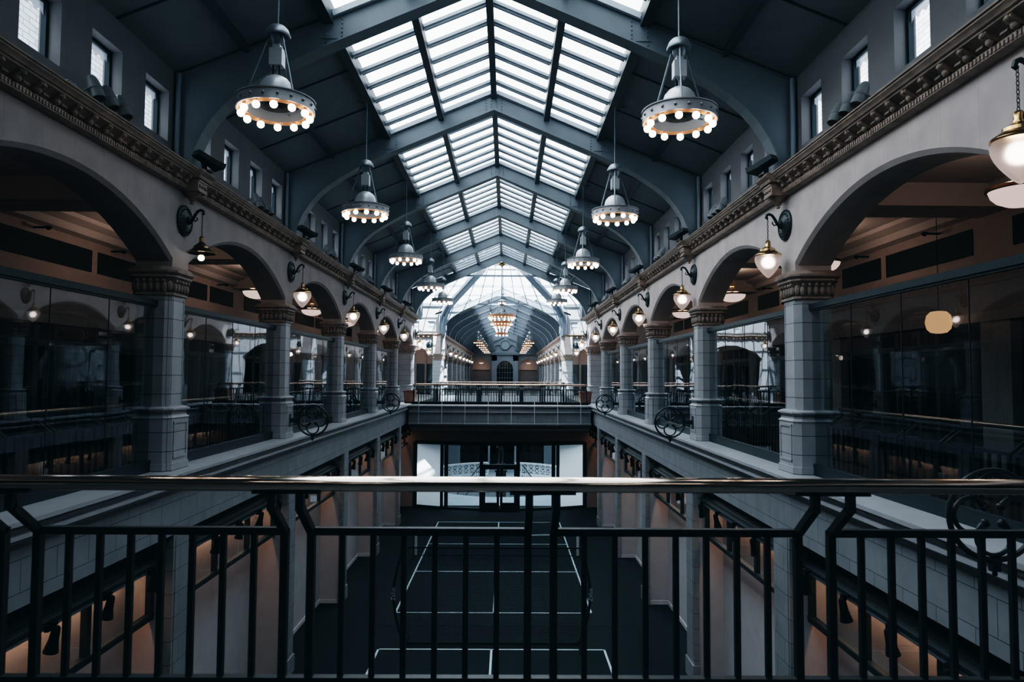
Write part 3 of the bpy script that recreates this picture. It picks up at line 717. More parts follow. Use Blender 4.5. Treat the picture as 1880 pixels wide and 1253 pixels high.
def mk_pier():
    r = thing('crossing_pier', '', 'pier')
    mb().octs([(.52,.1,0),(.52,.1,.16),(.48,.1,.18),(.48,.1,.95),(.52,.1,.99),(.44,.09,1.03),(.44,.09,2.83)]).build('shaft', 'tile', r)
    cap = mb().octs([(.45,.1,2.81),(.48,.1,2.83),(.48,.1,2.88),(.45,.1,2.90),(.50,.1,3.10),(.56,.12,3.2),(.56,.12,3.25),(.48,.1,3.30)])
    for q in range(4):
        c, sn = math.cos(q*PI/2), math.sin(q*PI/2)
        for i in range(-3, 4): cap.ball((.47*c-i*.12*sn, .47*sn+i*.12*c, 2.99), .05, 8, 5, 1.9)
    cap.build('capital', 'capital', r); return r
pier = Maker(mk_pier)
for s in (-1, 1):
    pier((s*5.50, YC0-.05, ZU), 0, f'broad white tiled pier at the near corner of the crossing, {SIDE[s]} side')
    pier((s*5.28, YC1+.30, ZU), 0, f'sunlit tiled pier at the far corner of the crossing, {SIDE[s]} side')
    mb().box(s*4.78, s*5.6, YC1+.02, YC1+.7, ZCAP, 9.2)

# ---- cornice brackets
def mk_bracket():       # projects +X, origin on wall face
    r = thing('cornice_bracket', '', 'bracket')
    b = mb().box(0, .30, -.17, .17, 10.36, 10.56)
    for i in range(3): b.ball((.30, -.1+.1*i, 10.46), .035, 8, 5)
    b.box(.30,.315,-.16,.16,10.53,10.56); b.box(.30,.315,-.16,.16,10.36,10.385)
    b.build('block', 'cornice', r)
    b = mb().lathe([(.0,10.165),(.03,10.175),(.035,10.2),(.02,10.215),(.05,10.23),(.06,10.25),(.045,10.262),(.08,10.285),(.12,10.33),(.15,10.365)], (.13,0,0), 12)
    b.build('pendant', 'cornice', r)
    b = mb().prism([(0,10.74),(.40,10.72),(.42,10.67),(.36,10.62),(.34,10.575),(0,10.56)], 'XZ', -.23, .23)
    b.build('crown', 'cornice', r)
    return r
bracket = Maker(mk_bracket)
for s in (-1, 1):
    for k in range(1, 6):
        bracket((s*WX, YK[k], 0), 0 if s < 0 else PI, f'carved brown bracket below the {SIDE[s]} cornice, {ORD[k-1]} from the camera', f'{SIDE[s]} cornice brackets')

# ---- wall sconces
def sconce_arm(r):
    p = mb().lathe([(.26,0),(.26,.03),(.235,.05),(.225,.035),(.17,.045),(.15,.06),(.06,.075),(.05,.11),(0,.115)], (0,0,0), 28, 'X')
    for i in range(18):
        a = 2*PI*i/18; p.ball((.045, .195*math.cos(a), .195*math.sin(a)), .017, 6, 4)
    p.build('back_plate', 'iron', r)
    a = mb().tube([(.05,0,-.05),(.10,0,-.035),(.15,0,.02),(.19,0,.10),(.235,0,.165),(.285,0,.185),(.325,0,.165),(.335,0,.125),(.31,0,.105)], [.032,.03,.028,.026,.024,.024,.026,.026,.02], 8)
    a.tube([(.15,0,.01),(.20,0,-.01),(.235,0,.03),(.22,0,.055)], .012, 6); a.tube([(.12,0,-.02),(.10,0,.05),(.07,0,.07)], .011, 6)
    a.build('arm', 'iron', r)
def sconce_chain(r, z0, z1, x=.31):
    c = mb(); n = int((z0-z1)/.036)
    for i in range(n):
        z = z0-(z0-z1)*(i+.5)/n
        pts = [(x+(.012*math.cos(t) if i % 2 else 0), (0 if i % 2 else .012*math.cos(t)), z+.024*math.sin(t)) for t in [2*PI*j/8 for j in range(8)]]
        c.tube(pts, .0042, 5, True)
    c.build('chain', 'iron', r)
def mk_sconce():
    r = thing('wall_lantern', '', 'wall lamp'); sconce_arm(r); sconce_chain(r, .11, -.27)
    x = .31
    mb().lathe([(.015,-.26),(.03,-.27),(.042,-.285),(.04,-.34),(.05,-.355),(.05,-.37),(.075,-.385),(.105,-.40),(.125,-.415),(.13,-.445),(.15,-.455),(.175,-.475),(.215,-.50),(.222,-.515),(.215,-.53),(.20,-.53)], (x,0,0), 28).build('brass_cap', 'brass', r)
    mb().lathe([(.205,-.525),(.217,-.57),(.212,-.62),(.19,-.68),(.155,-.74),(.11,-.80),(.06,-.86),(.02,-.895),(0,-.90)], (x,0,0), 28).build('globe', 'opal', r)
    mb().ball((x,0,-.63), .085, 12, 8).build('light_bulb', 'bulb_core', r)
    return r
sconce = Maker(mk_sconce)
def mk_bare():
    r = thing('wall_lamp', '', 'wall lamp'); sconce_arm(r); sconce_chain(r, .11, -.27)
    x = .31
    mb().lathe([(.015,-.26),(.03,-.27),(.042,-.285),(.04,-.36),(.06,-.385),(.09,-.41),(.12,-.43),(.13,-.46),(.15,-.48),(.21,-.52),(.235,-.54),(.235,-.55),(.21,-.55),(.10,-.50),(0,-.49)], (x,0,0), 28, cap=False).build('brass_shade', 'brass_dark', r)
    mb().lathe([(.03,-.48),(.035,-.58),(0,-.58)], (x,0,0), 12).build('bulb_holder', 'brass_dark', r)
    mb().ball((x,0,-.625), .052, 12, 8).build('light_bulb', 'bulb', r)
    return r
t = mk_bare(); t.location = (-WX, YK[1], 9.892); t['label'] = 'brass wall lamp with a bare bulb and no globe, first on the left wall'; t['group'] = 'left wall lamps'
for s in (-1, 1):
    for k in range(0, 6):
        if s < 0 and k == 1: continue
        if s < 0 and k == 0: lb = 'frosted globe wall lantern beside the camera, outside the view on the left'
        elif s < 0: lb = f'frosted globe wall lantern on the left wall, {ORD[k-2]} past the bare bulb lamp'
        else: lb = f'frosted globe wall lantern on the right wall, {ORD[k]} from the camera'
        sconce((s*WX, YK[k], 9.892), 0 if s < 0 else PI, lb, f'{SIDE[s]} wall lamps')
    sconce((s*6.0, YC1, 9.80), -PI/2, f'globe lantern on the white crossing wall facing the camera, {SIDE[s]} side')
    sconce((s*5.0, YC0-.05, 9.75), 0 if s < 0 else PI, f'globe lantern at the near pier of the crossing, {SIDE[s]} side')
    for k in range(1, 8): sconce((s*WX, YF[k], 9.892), 0 if s < 0 else PI, f'tiny distant wall lantern of the far hall, {ORD[k-1]} on the {SIDE[s]}', f'far {SIDE[s]} wall lanterns')

# ---- ring chandeliers (origin at the hook under the purlin)
def mk_ring(far=False):
    r = thing('ring_chandelier', '', 'chandelier'); H = -2.52          # ring plane below hook
    mb().lathe([(0,.05),(.03,.05),(.03,-.10),(.013,-.12),(.013,-1.42)], (0,0,0), 10).build('rod', 'steel', r)
    b = mb().lathe([(.02,-1.40),(.05,-1.405),(.10,-1.43),(.14,-1.47),(.165,-1.53),(.172,-1.55),(.165,-1.57),(.10,-1.56),(.095,-1.62),(.06,-1.68),(0,-1.70)], (0,0,0), 20)
    b.build('canopy_dome', 'steel', r)
    for i in range(3):
        a = 2*PI*i/3+.35; c, s = math.cos(a), math.sin(a)
        mb().tube([(.11*c,.11*s,-1.57),(.40*c,.40*s,H+.08)], .013, 6).build('support_rod', 'steel', r)
    mb().tube([(0,0,-1.68),(0,0,H+.2)], .012, 6).build('centre_rod', 'steel', r)
    b = mb().box(-.085,.085,-.075,.075,-1.97,-1.74); b.box(-.05,.05,-.05,.05,-1.74,-1.67)
    b.build('ballast_box', 'alu', r)
    b = mb()
    for px in (-.04,.04): b.tube([(px,.03,-1.97),(px,.03,H+.36)], .012, 6)
    b.build('conduit', 'frame', r)
    b = mb().lathe([(.235,H+.03),(.235,H+.16),(.225,H+.24),(.20,H+.31),(.15,H+.37),(.08,H+.41),(0,H+.42)], (0,0,0), 24); b.build('reflector_dome', 'alu', r)
    b = mb().lathe([(.22,H+.03),(.215,H+.0),(.16,H-.005),(.15,H-.02),(.10,H-.02),(.09,H-.035),(0,H-.035)], (0,0,0), 24); b.build('lower_disc', 'black', r)
    b = mb().lathe([(.505,H+.075),(.515,H+.085),(.515,H+.07),(.50,H+.06),(.50,H-.05),(.505,H-.06),(.505,H-.07),(.49,H-.072)], (0,0,0), 40, cap=False)
    b.lathe([(.505,H+.085),(.37,H+.085)], (0,0,0), 40, cap=False)
    if not far:
        for i in range(18):
            a = 2*PI*(i+.5)/18; b.torus((0,0,0), .001, .001, 3, 3) if False else b.ball((.50*math.cos(a), .50*math.sin(a), H+.005), .022, 8, 5)
    b.build('outer_band', 'band', r)
    b = mb().lathe([(.49,H-.072),(.46,H-.055),(.40,H-.055),(.375,H-.07)], (0,0,0), 40, cap=False); b.build('copper_rim', 'copper', r)
    b = mb().lathe([(.375,H-.07),(.37,H+.085)], (0,0,0), 40, cap=False); b.build('inner_band', 'band', r)
    for i in range(3):
        a = 2*PI*i/3+.35; c, s = math.cos(a), math.sin(a)
        mb().obox((.2*c,.2*s,H+.02),(.375*c,.375*s,H+.02),.02,.02).build('spoke', 'steel', r)
    for i in range(12):
        a = 2*PI*(i+.5)/12; c, s = .435*math.cos(a), .435*math.sin(a)
        h = mb().lathe([(.022,H-.05),(.025,H-.085),(.018,H-.09)], (c,s,0), 8).build('bulb_holder', 'copper', r)
        mb().ball((c,s,H-.125), .05, 12, 8).build('light_bulb', 'bulb', r)
    b = mb().tube([(0,0,-.02),(.10,0,-.14),(.20,0,-.12),(.30,0,.02)], .008, 6); b.build('supply_cable', 'frame', r)
    return r
ring = Maker(mk_ring)
CL = [9.15, 15.0, 21.05, 27.7, 33.1]; CR = [9.40, 15.15, 21.6, 28.3, 33.2]
for s, ys in ((-1, CL), (1, CR)):
    for i, y in enumerate(ys):
        ring((s*2.72, y, 13.40), PI if s < 0 else 0, f'ring chandelier with twelve globe bulbs, {ORD[i]} from the camera in the {SIDE[s]} row', f'{SIDE[s]} ring chandeliers')
for s in (-1, 1):
    for i, y in enumerate((3.3, -2.5, -8.3)): ring((s*2.72, y, 13.40), 0, f'ring chandelier overhead behind the camera, mirrored in the handrail, {SIDE[s]} row, {ORD[i]} going back', f'{SIDE[s]} ring chandeliers')
def mk_far_ring():
    r = thing('distant_chandelier', '', 'chandelier'); H = -2.52
    mb().tube([(0,0,0),(0,0,-1.45)], .02, 6).build('rod', 'steel', r)
    b = mb().lathe([(.03,-1.40),(.15,-1.5),(.17,-1.56),(.10,-1.56),(0,-1.7)], (0,0,0), 12)
    for i in range(3):
        a = 2*PI*i/3+.35; c, s = math.cos(a), math.sin(a); b.tube([(.11*c,.11*s,-1.57),(.40*c,.40*s,H+.08)], .015, 5)
    b.box(-.085,.085,-.075,.075,-2.17,-1.9); b.lathe([(.22,H+.03),(.19,H+.15),(.06,H+.235),(0,H+.24)], (0,0,0), 14)
    b.build('hanger', 'alu', r)
    mb().lathe([(.50,H+.085),(.50,H-.07),(.38,H-.06),(.37,H+.085),(.50,H+.085)], (0,0,0), 24, cap=False).build('ring_band', 'copper', r)
    for i in range(12):
        a = 2*PI*(i+.5)/12; mb().ball((.435*math.cos(a),.435*math.sin(a),H-.12), .045, 8, 6).build('light_bulb', 'bulb_far', r)
    return r
fring = Maker(mk_far_ring)
for s in (-1, 1):
    for i in range(6): fring((s*2.72, 73.6+6.5*i, 13.40), 0, f'tiny ring chandelier in the far hall, {ORD[i]} of the {SIDE[s]} row', f'far {SIDE[s]} chandeliers')

# ---- tiered central chandelier
def big():
    r = thing('tiered_chandelier', 'large tiered chandelier with rings of bulbs hanging in the middle of the hall', 'chandelier', (.03, 41.0, 0))
    mb().tube([(0,0,13.95),(0,0,11.75)], .025, 8).build('rod', 'iron', r)
    mb().lathe([(.05,14.0),(.22,13.98),(.20,13.88),(.08,13.8),(.05,13.75)], (0,0,0), 12).build('ceiling_rose', 'brass_dark', r)
    b = mb().lathe([(.05,11.82),(.16,11.78),(.24,11.70),(.20,11.66),(.10,11.40),(.12,11.36),(.05,11.30)], (0,0,0), 14); b.build('crown', 'steel', r)
    for i in range(6):
        a = 2*PI*i/6; mb().ball((.17*math.cos(a),.17*math.sin(a),11.58), .05, 8, 6).build('crown_bulb', 'bulb', r)
    b = mb()
    for i in range(8):
        a = 2*PI*i/8; c, s = math.cos(a), math.sin(a); b.tube([(.08*c,.08*s,11.4),(.35*c,.35*s,11.15),(.70*c,.70*s,10.88)], .016, 5)
    b.build('suspension_rod', 'steel', r)
    for R, z, n in ((.76,10.84,24),(.60,10.45,20),(.44,10.28,16),(.32,9.80,10)):
        b = mb().lathe([(R,z+.06),(R,z-.06),(R-.05,z-.06),(R-.05,z+.06),(R,z+.06)], (0,0,0), 28, cap=False)
        o = b.build('ring_tier', 'copper', r)
        for i in range(n):
            a = 2*PI*i/n; mb().ball(((R+.02)*math.cos(a),(R+.02)*math.sin(a),z-.12), .042, 8, 6).build('light_bulb', 'bulb_far', o)
    for i in range(14):
        a = 2*PI*i/14; mb().ball((.68*math.cos(a),.68*math.sin(a),10.62), .055, 8, 6).build('light_bulb', 'bulb_far', r)
    b = mb()
    for i in range(10):
        a = 2*PI*i/10; c, s = math.cos(a), math.sin(a); b.tube([(.42*c,.42*s,10.22),(.30*c,.30*s,9.86)], .03, 5)
    b.build('glass_drops', 'bulb_far', r)
    mb().tube([(0,0,11.3),(0,0,9.7)], .03, 6).build('stem', 'steel', r)
    b = mb()
    for i in range(10):
        a = 2*PI*i/10; c, s = math.cos(a), math.sin(a); b.tube([(.70*c,.70*s,10.9),(.86*c,.86*s,11.05),(.92*c,.92*s,10.92),(.84*c,.84*s,10.85)], .014, 5)
    b.build('scroll_crest', 'steel', r)
big()

# ---- gallery bowl lamps
def mk_bowl():
    r = thing('bowl_pendant', '', 'ceiling lamp')
    mb().lathe([(.0,.80),(.07,.79),(.07,.74),(.025,.72),(.025,.45),(.06,.44),(.06,.25),(.07,.24),(.07,.20),(.03,.19),(.03,.02)], (0,0,0), 14).build('stem', 'brass', r)
    mb().lathe([(.40,.0),(.42,.015),(.42,.05),(.39,.06),(.36,.04),(.38,.0)], (0,0,0), 32, cap=False).build('rim', 'brass_dark', r)
    mb().lathe([(.385,.01),(.36,-.06),(.30,-.125),(.20,-.175),(.10,-.195),(0,-.20)], (0,0,0), 32).build('glass_bowl', 'bowl', r)
    return r
bowl = Maker(mk_bowl)
def warm(x, y, z, e, rad=.15, col=(1,.70,.54)):
    l = bpy.data.lights.new('lamp_glow', 'POINT'); l.energy = e; l.color = col; l.shadow_soft_size = rad
    o = bpy.data.objects.new('lamp_glow', l); C.objects.link(o); o.location = (x, y, z); return o
for s in (-1, 1):
    for k in range(0, 6):
        y = YK[k]+BAY/2
        bowl((s*6.95, y, 9.72), 0, f'glowing bowl lamp under the {SIDE[s]} gallery ceiling, in the {ORD[k]} bay from the camera', f'{SIDE[s]} gallery bowl lamps')
        warm(s*6.95, y, 10.02, 34 if not (s < 0 and k == 0) else 6, .2)
    bowl((s*3.6, YE-1.2, 9.3), 0, f'bowl lamp in the end arch of the far hall, {SIDE[s]} one')
    warm(s*3.6, YE-1.2, 8.6, 25, .2)
    bowl((s*7.2, YC1+1.5, 9.62), 0, f'bowl lamp behind the white crossing arch, {SIDE[s]} one')
    warm(s*7.2, YC1+1.5, 9.0, 22, .2)

# ---- wheel shaped iron ornaments beside the columns
def mk_wheel():   # circle in XZ, bracket towards -X
    r = thing('iron_wheel_ornament', '', 'ornament')
    mb().torus((0,0,0), .37, .024, 44, 8, 'Y').build('outer_ring', 'iron', r)
    b = mb()
    for i in range(4):
        a = PI/2*i+PI/2; c, s = math.cos(a), math.sin(a)
        arc = [(.185*c+.145*math.cos(a+t), 0, .185*s+.145*math.sin(a+t)) for t in [math.radians(-150+300*j/20) for j in range(21)]]
        b.tube(arc, .019, 6)
        for e in (arc[0], arc[-1]): b.ball(e, .03, 8, 6)
    b.build('quatrefoil', 'iron', r)
    mb().box(-.57,-.36,-.03,.03,-.055,.055).add([],[]).build('bracket', 'iron', r)
    mb().box(-.585,-.56,-.09,.09,-.16,.16).build('fixing_plate', 'iron', r)
    b = mb().box(-.035,.035,-.03,.03,-.46,-.37); b.ball((0,0,-.48), .022, 8, 6); b.build('finial', 'iron', r)
    return r
wheel = Maker(mk_wheel)
for s in (-1, 1):
    for j, k in enumerate((0, 2, 4)):
        wheel((s*4.43, YK[k]-.02, 6.19), 0 if s < 0 else PI, f'round iron quatrefoil wheel on the {SIDE[s]} ledge, ' + ('beside the second visible column' if k == 2 else 'beside the fourth visible column' if k == 4 else 'the large one behind the front handrail' if s > 0 else 'outside the view beside the camera'), f'{SIDE[s]} iron wheels')

# ---- glass screens
def mk_screen():   # local x along the hall, origin at floor mid bay
    r = thing('glass_screen', '', 'glass screen'); h = 2.57
    b = mb().box(-h,h,-.04,.04,0,.185); b.build('bottom_rail', 'frame', r)
    b = mb().box(-h,h,-.05,.05,2.66,2.75); b.box(-h,h,-.03,.03,2.63,2.66); b.build('top_rail', 'frame', r)
    w = 2*h/4
    for i in range(4):
        x0, x1 = -h+w*i+.006, -h+w*(i+1)-.006
        mb().quad((x0,0,.185),(x1,0,.185),(x1,0,2.66),(x0,0,2.66)).build('pane', 'glass', r)
    for i in range(1, 4): mb().box(-h+w*i-.0045,-h+w*i+.0045,-.006,.006,.185,2.66).build('joint', 'frame', r)
    return r
screen = Maker(mk_screen)
for s in (-1, 1):
    for k in range(0, 5):
        screen((s*5.31, YK[k]-.07+BAY/2, ZU), -PI/2 if s < 0 else PI/2, f'tall glass screen closing the {SIDE[s]} gallery, {ORD[k]} bay from the camera', f'{SIDE[s]} glass screens')

# ---- railings: local x along, walkway on -y
def mk_railing(name, posts, x0, x1, step=.1425, hr=.036, gap=None, hm='rail_brown', pw=.018):
    r = thing(name, '', 'railing')
    mb().tube([(x0,-.2,1.052),(x1,-.2,1.052)], hr, 20).build('handrail', hm, r)
    b = mb().box(x0, x1, -.022, .022, .052, .088); b.build('bottom_rail', 'iron', r)
    for x in posts:
        b = mb().box(x-pw,x+pw,-.02,.02,0,.80)
        b.obox((x,0,.785),(x,-.205,.945),.036,.036,(0,1,0)); b.box(x-pw,x+pw,-.225,-.19,.93,1.03)
        b.build('post', 'iron', r)
    for a, d in zip(posts[:-1:1], posts[1:]):
        if gap and (d-a) < gap: 
            mb().box(a-.09,d+.09,-.225,-.175,1.008,1.02).build('handrail_saddle', 'iron', r); continue
        mb().box(a,d,-.019,.019,.772,.808).build('top_rail', 'iron', r)
        n = max(1, round((d-a)/step)-1)
        for i in range(n):
            x = a+(d-a)*(i+1)/(n+1)
            mb().box(x-.0135,x+.0135,-.0135,.0135,.08,.78).build('baluster', 'iron', r)
    return r
fp = [-4.70,-3.53,-3.40,-2.23,-2.093,-1.922,-.712,-.581,.486,.613,1.824,1.989,3.19,3.33,4.70]
fr = mk_railing('balcony_railing', [-4.70,-3.53,-3.40,-2.093,-1.922,-.712,-.581,.486,.613,1.824,1.989,3.19,3.33,4.70], -4.8, 4.8, .152, .036, .3, 'handrail')
fr.location = (0, 3.5, ZU); fr['label'] = 'black iron railing with a shiny brass handrail right in front of the camera'
mb().box(-4.75,4.75,3.44,3.64,ZU,ZU+.06)
def mk_gal():
    p = [-2.44,-1.66,-1.56,-.50,-.40,.40,.50,1.56,1.66,2.44]
    return mk_railing('gallery_railing', p, -2.47, 2.47, .15, .03, .2)
gal = Maker(mk_gal)
for s in (-1, 1):
    for k in range(0, 5):
        gal((s*5.50, YK[k]-.07+BAY/2, ZU), -PI/2 if s < 0 else PI/2, f'iron railing behind the {SIDE[s]} glass screen, {ORD[k]} bay from the camera', f'{SIDE[s]} gallery railings')
def mk_bridge_rail():
    p = [-4.66]; 
    for i in range(8): p += [-4.66+9.32/8*(i+1)-.06, -4.66+9.32/8*(i+1)+.06] if i < 7 else [4.66]
    return mk_railing('bridge_railing', p, -4.75, 4.75, .14, .04, .2, 'rail_brown', .04)
br = Maker(mk_bridge_rail)
br((0,37.8,ZU), PI, 'dark iron railing with a copper coloured handrail along the footbridge')
br((0,39.8,ZU), 0, 'second railing along the rear edge of the footbridge')
br((0,52.8,ZU), PI, 'distant railing at the landing beyond the crossing')
def mk_planter():
    r = thing('planter', '', 'planter')
    mb().octs([(.27,.03,0),(.33,.03,.62),(.35,.03,.63),(.35,.03,.72),(.30,.03,.72),(.29,.03,.66),(.02,.01,.66)]).build('pot', 'terracotta', r); return r
pl = Maker(mk_planter)
pl((-4.98,38.75,ZU), 0, 'empty terracotta planter at the left end of the footbridge'); pl((4.7,38.75,ZU), 0, 'empty terracotta planter at the right end of the footbridge')
# pale rods strung down the bridge side
def mk_rod():
    r = thing('pale_rod', '', 'rod')
    mb().tube([(0,.10,5.93),(0,.0,5.72),(0,-.06,4.80)], .014, 6).build('rod', 'white_iron', r)
    mb().ball((0,.10,5.94), .025, 8, 5).build('hook', 'white_iron', r); return r
rod = Maker(mk_rod)
for i in range(8):
    x = -4.2+i*1.2; rod((x, arc_y(x,36.26,36.42,4.75)-.03, 0), 0, f'thin pale rod on the face of the footbridge, {ORD[i]} from the left', 'bridge rods')

# ---- spotlights on the cornice and flood lights at the truss feet
def mk_can():
    r = thing('can_spotlight', '', 'spotlight')
    d = Vector((.40,-.10,-.91)).normalized()
    b = mb().lathe([(0,-.19),(.035,-.185),(.055,-.16),(.075,-.10),(.085,-.02),(.092,0),(.092,.03),(.085,.035),(.09,.16),(.08,.16),(.075,.08),(0,.07)], (0,0,0), 18)
    o = b.build('can', 'spot_grey', r); o.rotation_mode = 'QUATERNION'; o.rotation_quaternion = Vector((0,0,1)).rotation_difference(d); o.location = (0,0,.235)
    b = mb().tube([(-.02,-.10,.20),(-.12,-.10,.14),(-.12,.10,.14),(-.02,.10,.20)], .010, 6); b.tube([(-.12,0,.14),(-.12,0,0)], .014, 6); b.box(-.17,-.07,-.05,.05,0,.012)
    b.build('yoke', 'spot_grey', r); return r
can = Maker(mk_can)
def mk_ballast():
    r = thing('ballast_box', '', 'control box')
    mb().octs([(.09,.01,0),(.09,.01,.10),(.08,.01,.11)]).build('case', 'spot_grey', r)
    mb().tube([(0,.09,.04),(0,.2,.03),(.02,.3,.02)], .01, 6).build('cable', 'black', r); return r
bal = Maker(mk_ballast)
def mk_flood():
    r = thing('flood_light', '', 'flood light')
    o = mb().box(-.14,.14,-.30,.10,-.05,.05).add([],[]); o.prism([(-.14,.10),(.14,.10),(.20,.30),(-.20,.30)], 'XY', -.05, .05); o.box(-.2,.2,.30,.32,-.06,.06)
    q = o.build('housing', 'frame', r); q.rotation_euler = (math.radians(-18),0,math.radians(-35)); q.location = (.05,0,.20); q.scale = (.78,.78,.85)
    p = mb().box(-.19,.19,.32,.325,-.05,.05).build('lens', 'shopglass', r); p.rotation_euler = q.rotation_euler; p.location = q.location; p.scale = q.scale
    mb().box(-.03,.03,-.03,.03,0,.17).box(-.12,.12,-.08,.08,0,.015).build('stand', 'frame', r); return r
flood = Maker(mk_flood)
for s in (-1, 1):
    rz = 0 if s < 0 else PI
    for k in range(0, 6):
        y = YK[k]
        for j, dy in enumerate((2.9, 3.22, 3.54)):
            q = can((s*4.90, y+dy, CORN), 0, f'grey can spotlight on the {SIDE[s]} cornice, {("front","middle","rear")[j]} of three in the {ORD[k]} bay', f'spotlights on the {SIDE[s]} cornice', (1 if s < 0 else -1, 1, 1))
        bal((s*4.96, y+2.42, CORN), 0, f'small grey control box beside the spotlights on the {SIDE[s]} cornice, {ORD[k]} bay', f'{SIDE[s]} control boxes')
    for k in range(1, 6):
        flood((s*4.74, YK[k]-.02, CORN), 0, f'square flood light at the foot of the {SIDE[s]} truss end, {ORD[k-1]} from the camera', f'{SIDE[s]} flood lights', (1 if s < 0 else -1, 1, 1))
# ---- lower level: pillars, shutters, transom windows, clamp lamps
def mk_pillar():
    r = thing('tiled_pillar', '', 'pillar')
    mb().box(-.06,.075,-.33,.33,0,4.77).box(.075,.085,-.27,.27,.5,4.77).build('shaft', 'fascia', r)
    mb().box(-.06,.11,-.36,.36,0,.42).build('plinth', 'fascia', r); return r
pil = Maker(mk_pillar)
for s in (-1, 1):
    for k in range(0, 6):
        pil((s*4.965, YK[k]-.07, 0), 0 if s < 0 else PI, f'tiled pillar of the lower level on the {SIDE[s]}, ' + (f'{ORD[k-1]} past the front railing' if k else 'below the camera'), f'lower {SIDE[s]} pillars')
HB = (BAY-.66)/2
def mk_shutter():
    r = thing('shutter_housing', '', 'shutter box')
    mb().prism([(-.30,4.30),(.0,4.30),(.03,4.34),(.03,4.38),(0,4.40),(-.06,4.44),(-.16,4.56),(-.30,4.60)], 'XZ', -HB, HB).build('hood', 'frame', r)
    mb().box(.0,.035,-HB,HB,4.285,4.31).build('track', 'steel', r); return r
shut = Maker(mk_shutter)
def mk_transom():
    r = thing('transom_window', '', 'transom window')
    b = mb().box(-.05,.05,-HB,HB,3.46,3.56).box(-.04,.04,-HB,HB,4.22,4.32).box(.05,.06,-HB,HB,3.52,3.55)
    b.build('frame', 'frame', r)
    n = 3
    for i in range(n+1):
        y = -HB+.05+(2*HB-.1)*i/n; mb().box(-.045,.045,y-.05,y+.05,3.5,4.3).build('mullion', 'frame', r)
    for i in range(n):
        y0 = -HB+.1+(2*HB-.1)*i/n; y1 = y0+(2*HB-.1)/n-.1
        mb().quad((0,y0,3.55),(0,y1,3.55),(0,y1,4.24),(0,y0,4.24)).build('pane', 'store_glass', r)
    return r
tran = Maker(mk_transom)
def mk_clamp():
    r = thing('clamp_spotlight', '', 'spotlight')
    o = mb().lathe([(0,.06),(.03,.06),(.045,.04),(.05,.0),(.055,-.10),(.075,-.20),(.085,-.25),(.08,-.25),(.06,-.18),(0,-.17)], (0,0,0), 16).build('shade', 'black', r)
    o.rotation_euler = (0, math.radians(12), 0); o.location = (.05,0,-.05)
    mb().box(-.04,.06,-.03,.03,.02,.06).box(-.02,.03,-.11,-.02,-.03,.04).build('clamp', 'black', r)
    mb().tube([(0,-.10,0),(.03,-.05,.05),(.05,0,.0)], .012, 6).build('arm', 'black', r); return r
clamp = Maker(mk_clamp)
LOFF = [1.45, 2.6, 3.75, 4.95]
for s in (-1, 1):
    rz = 0 if s < 0 else PI
    for k in range(0, 6):
        y = YK[k]-.07+BAY/2
        shut((s*5.09, y, 0), rz, f'dark shutter box over the {SIDE[s]} shop opening, {ORD[k]} bay of the lower level', f'lower {SIDE[s]} shutter boxes')
        tran((s*5.22, y, 0), rz, f'dark framed transom window above the {SIDE[s]} niche, {ORD[k]} bay of the lower level', f'lower {SIDE[s]} transom windows')
        for j, dy in enumerate(LOFF):
            clamp((s*5.0, YK[k]+dy, 4.32), rz, f'small black clamp spotlight hanging over the {SIDE[s]} niche, {ORD[j]} lamp of the {ORD[k]} bay', f'lower {SIDE[s]} clamp spotlights')
        # real strip lamp tucked behind the transom, washing the niche wall
        l = bpy.data.lights.new('niche_strip', 'AREA'); l.shape = 'RECTANGLE'; l.size = .10; l.size_y = 4.8; l.energy = 21; l.color = (1,.48,.28)
        o = bpy.data.objects.new('niche_strip', l); C.objects.link(o); o.location = (s*5.47, y, 4.27); o.rotation_euler = (0, math.radians(-12*s), 0)

# ---- nets
def post_net():
    r = thing('court_net', 'low net across the far court with white tape and strap', 'net', (0, 28.65, 0))
    for s in (-1, 1):
        mb().tube([(s*3.35,0,0),(s*3.35,0,.92)], .025, 8).box(s*3.35-.3*0-.03, s*3.35+.03, -.45, .45, 0, .04).build('post', 'black', r)
        mb().quad((s*3.33,-.012,.06),(s*3.22,-.012,.06),(s*3.22,-.012,.88),(s*3.33,-.012,.88)).build('side_band', 'text_white', r)
    n = 20; t = mb(); m_ = mb()
    top = lambda x: .86+.05*(abs(x)/3.35)**1.5
    for i in range(n):
        a, b = -3.33+6.66*i/n, -3.33+6.66*(i+1)/n
        m_.quad((a,0,.05),(b,0,.05),(b,0,top(b)),(a,0,top(a))); t.obox((a,0,top(a)),(b,0,top(b)),.012,.05)
    m_.build('mesh', 'netcoarse', r); t.build('top_tape', 'line', r)
    mb().box(-.025,.025,-.015,-.008,0,.86).build('centre_strap', 'line', r)
    mb().box(-3.33,3.33,-.006,.006,.03,.06).build('bottom_tape', 'black', r)
post_net()
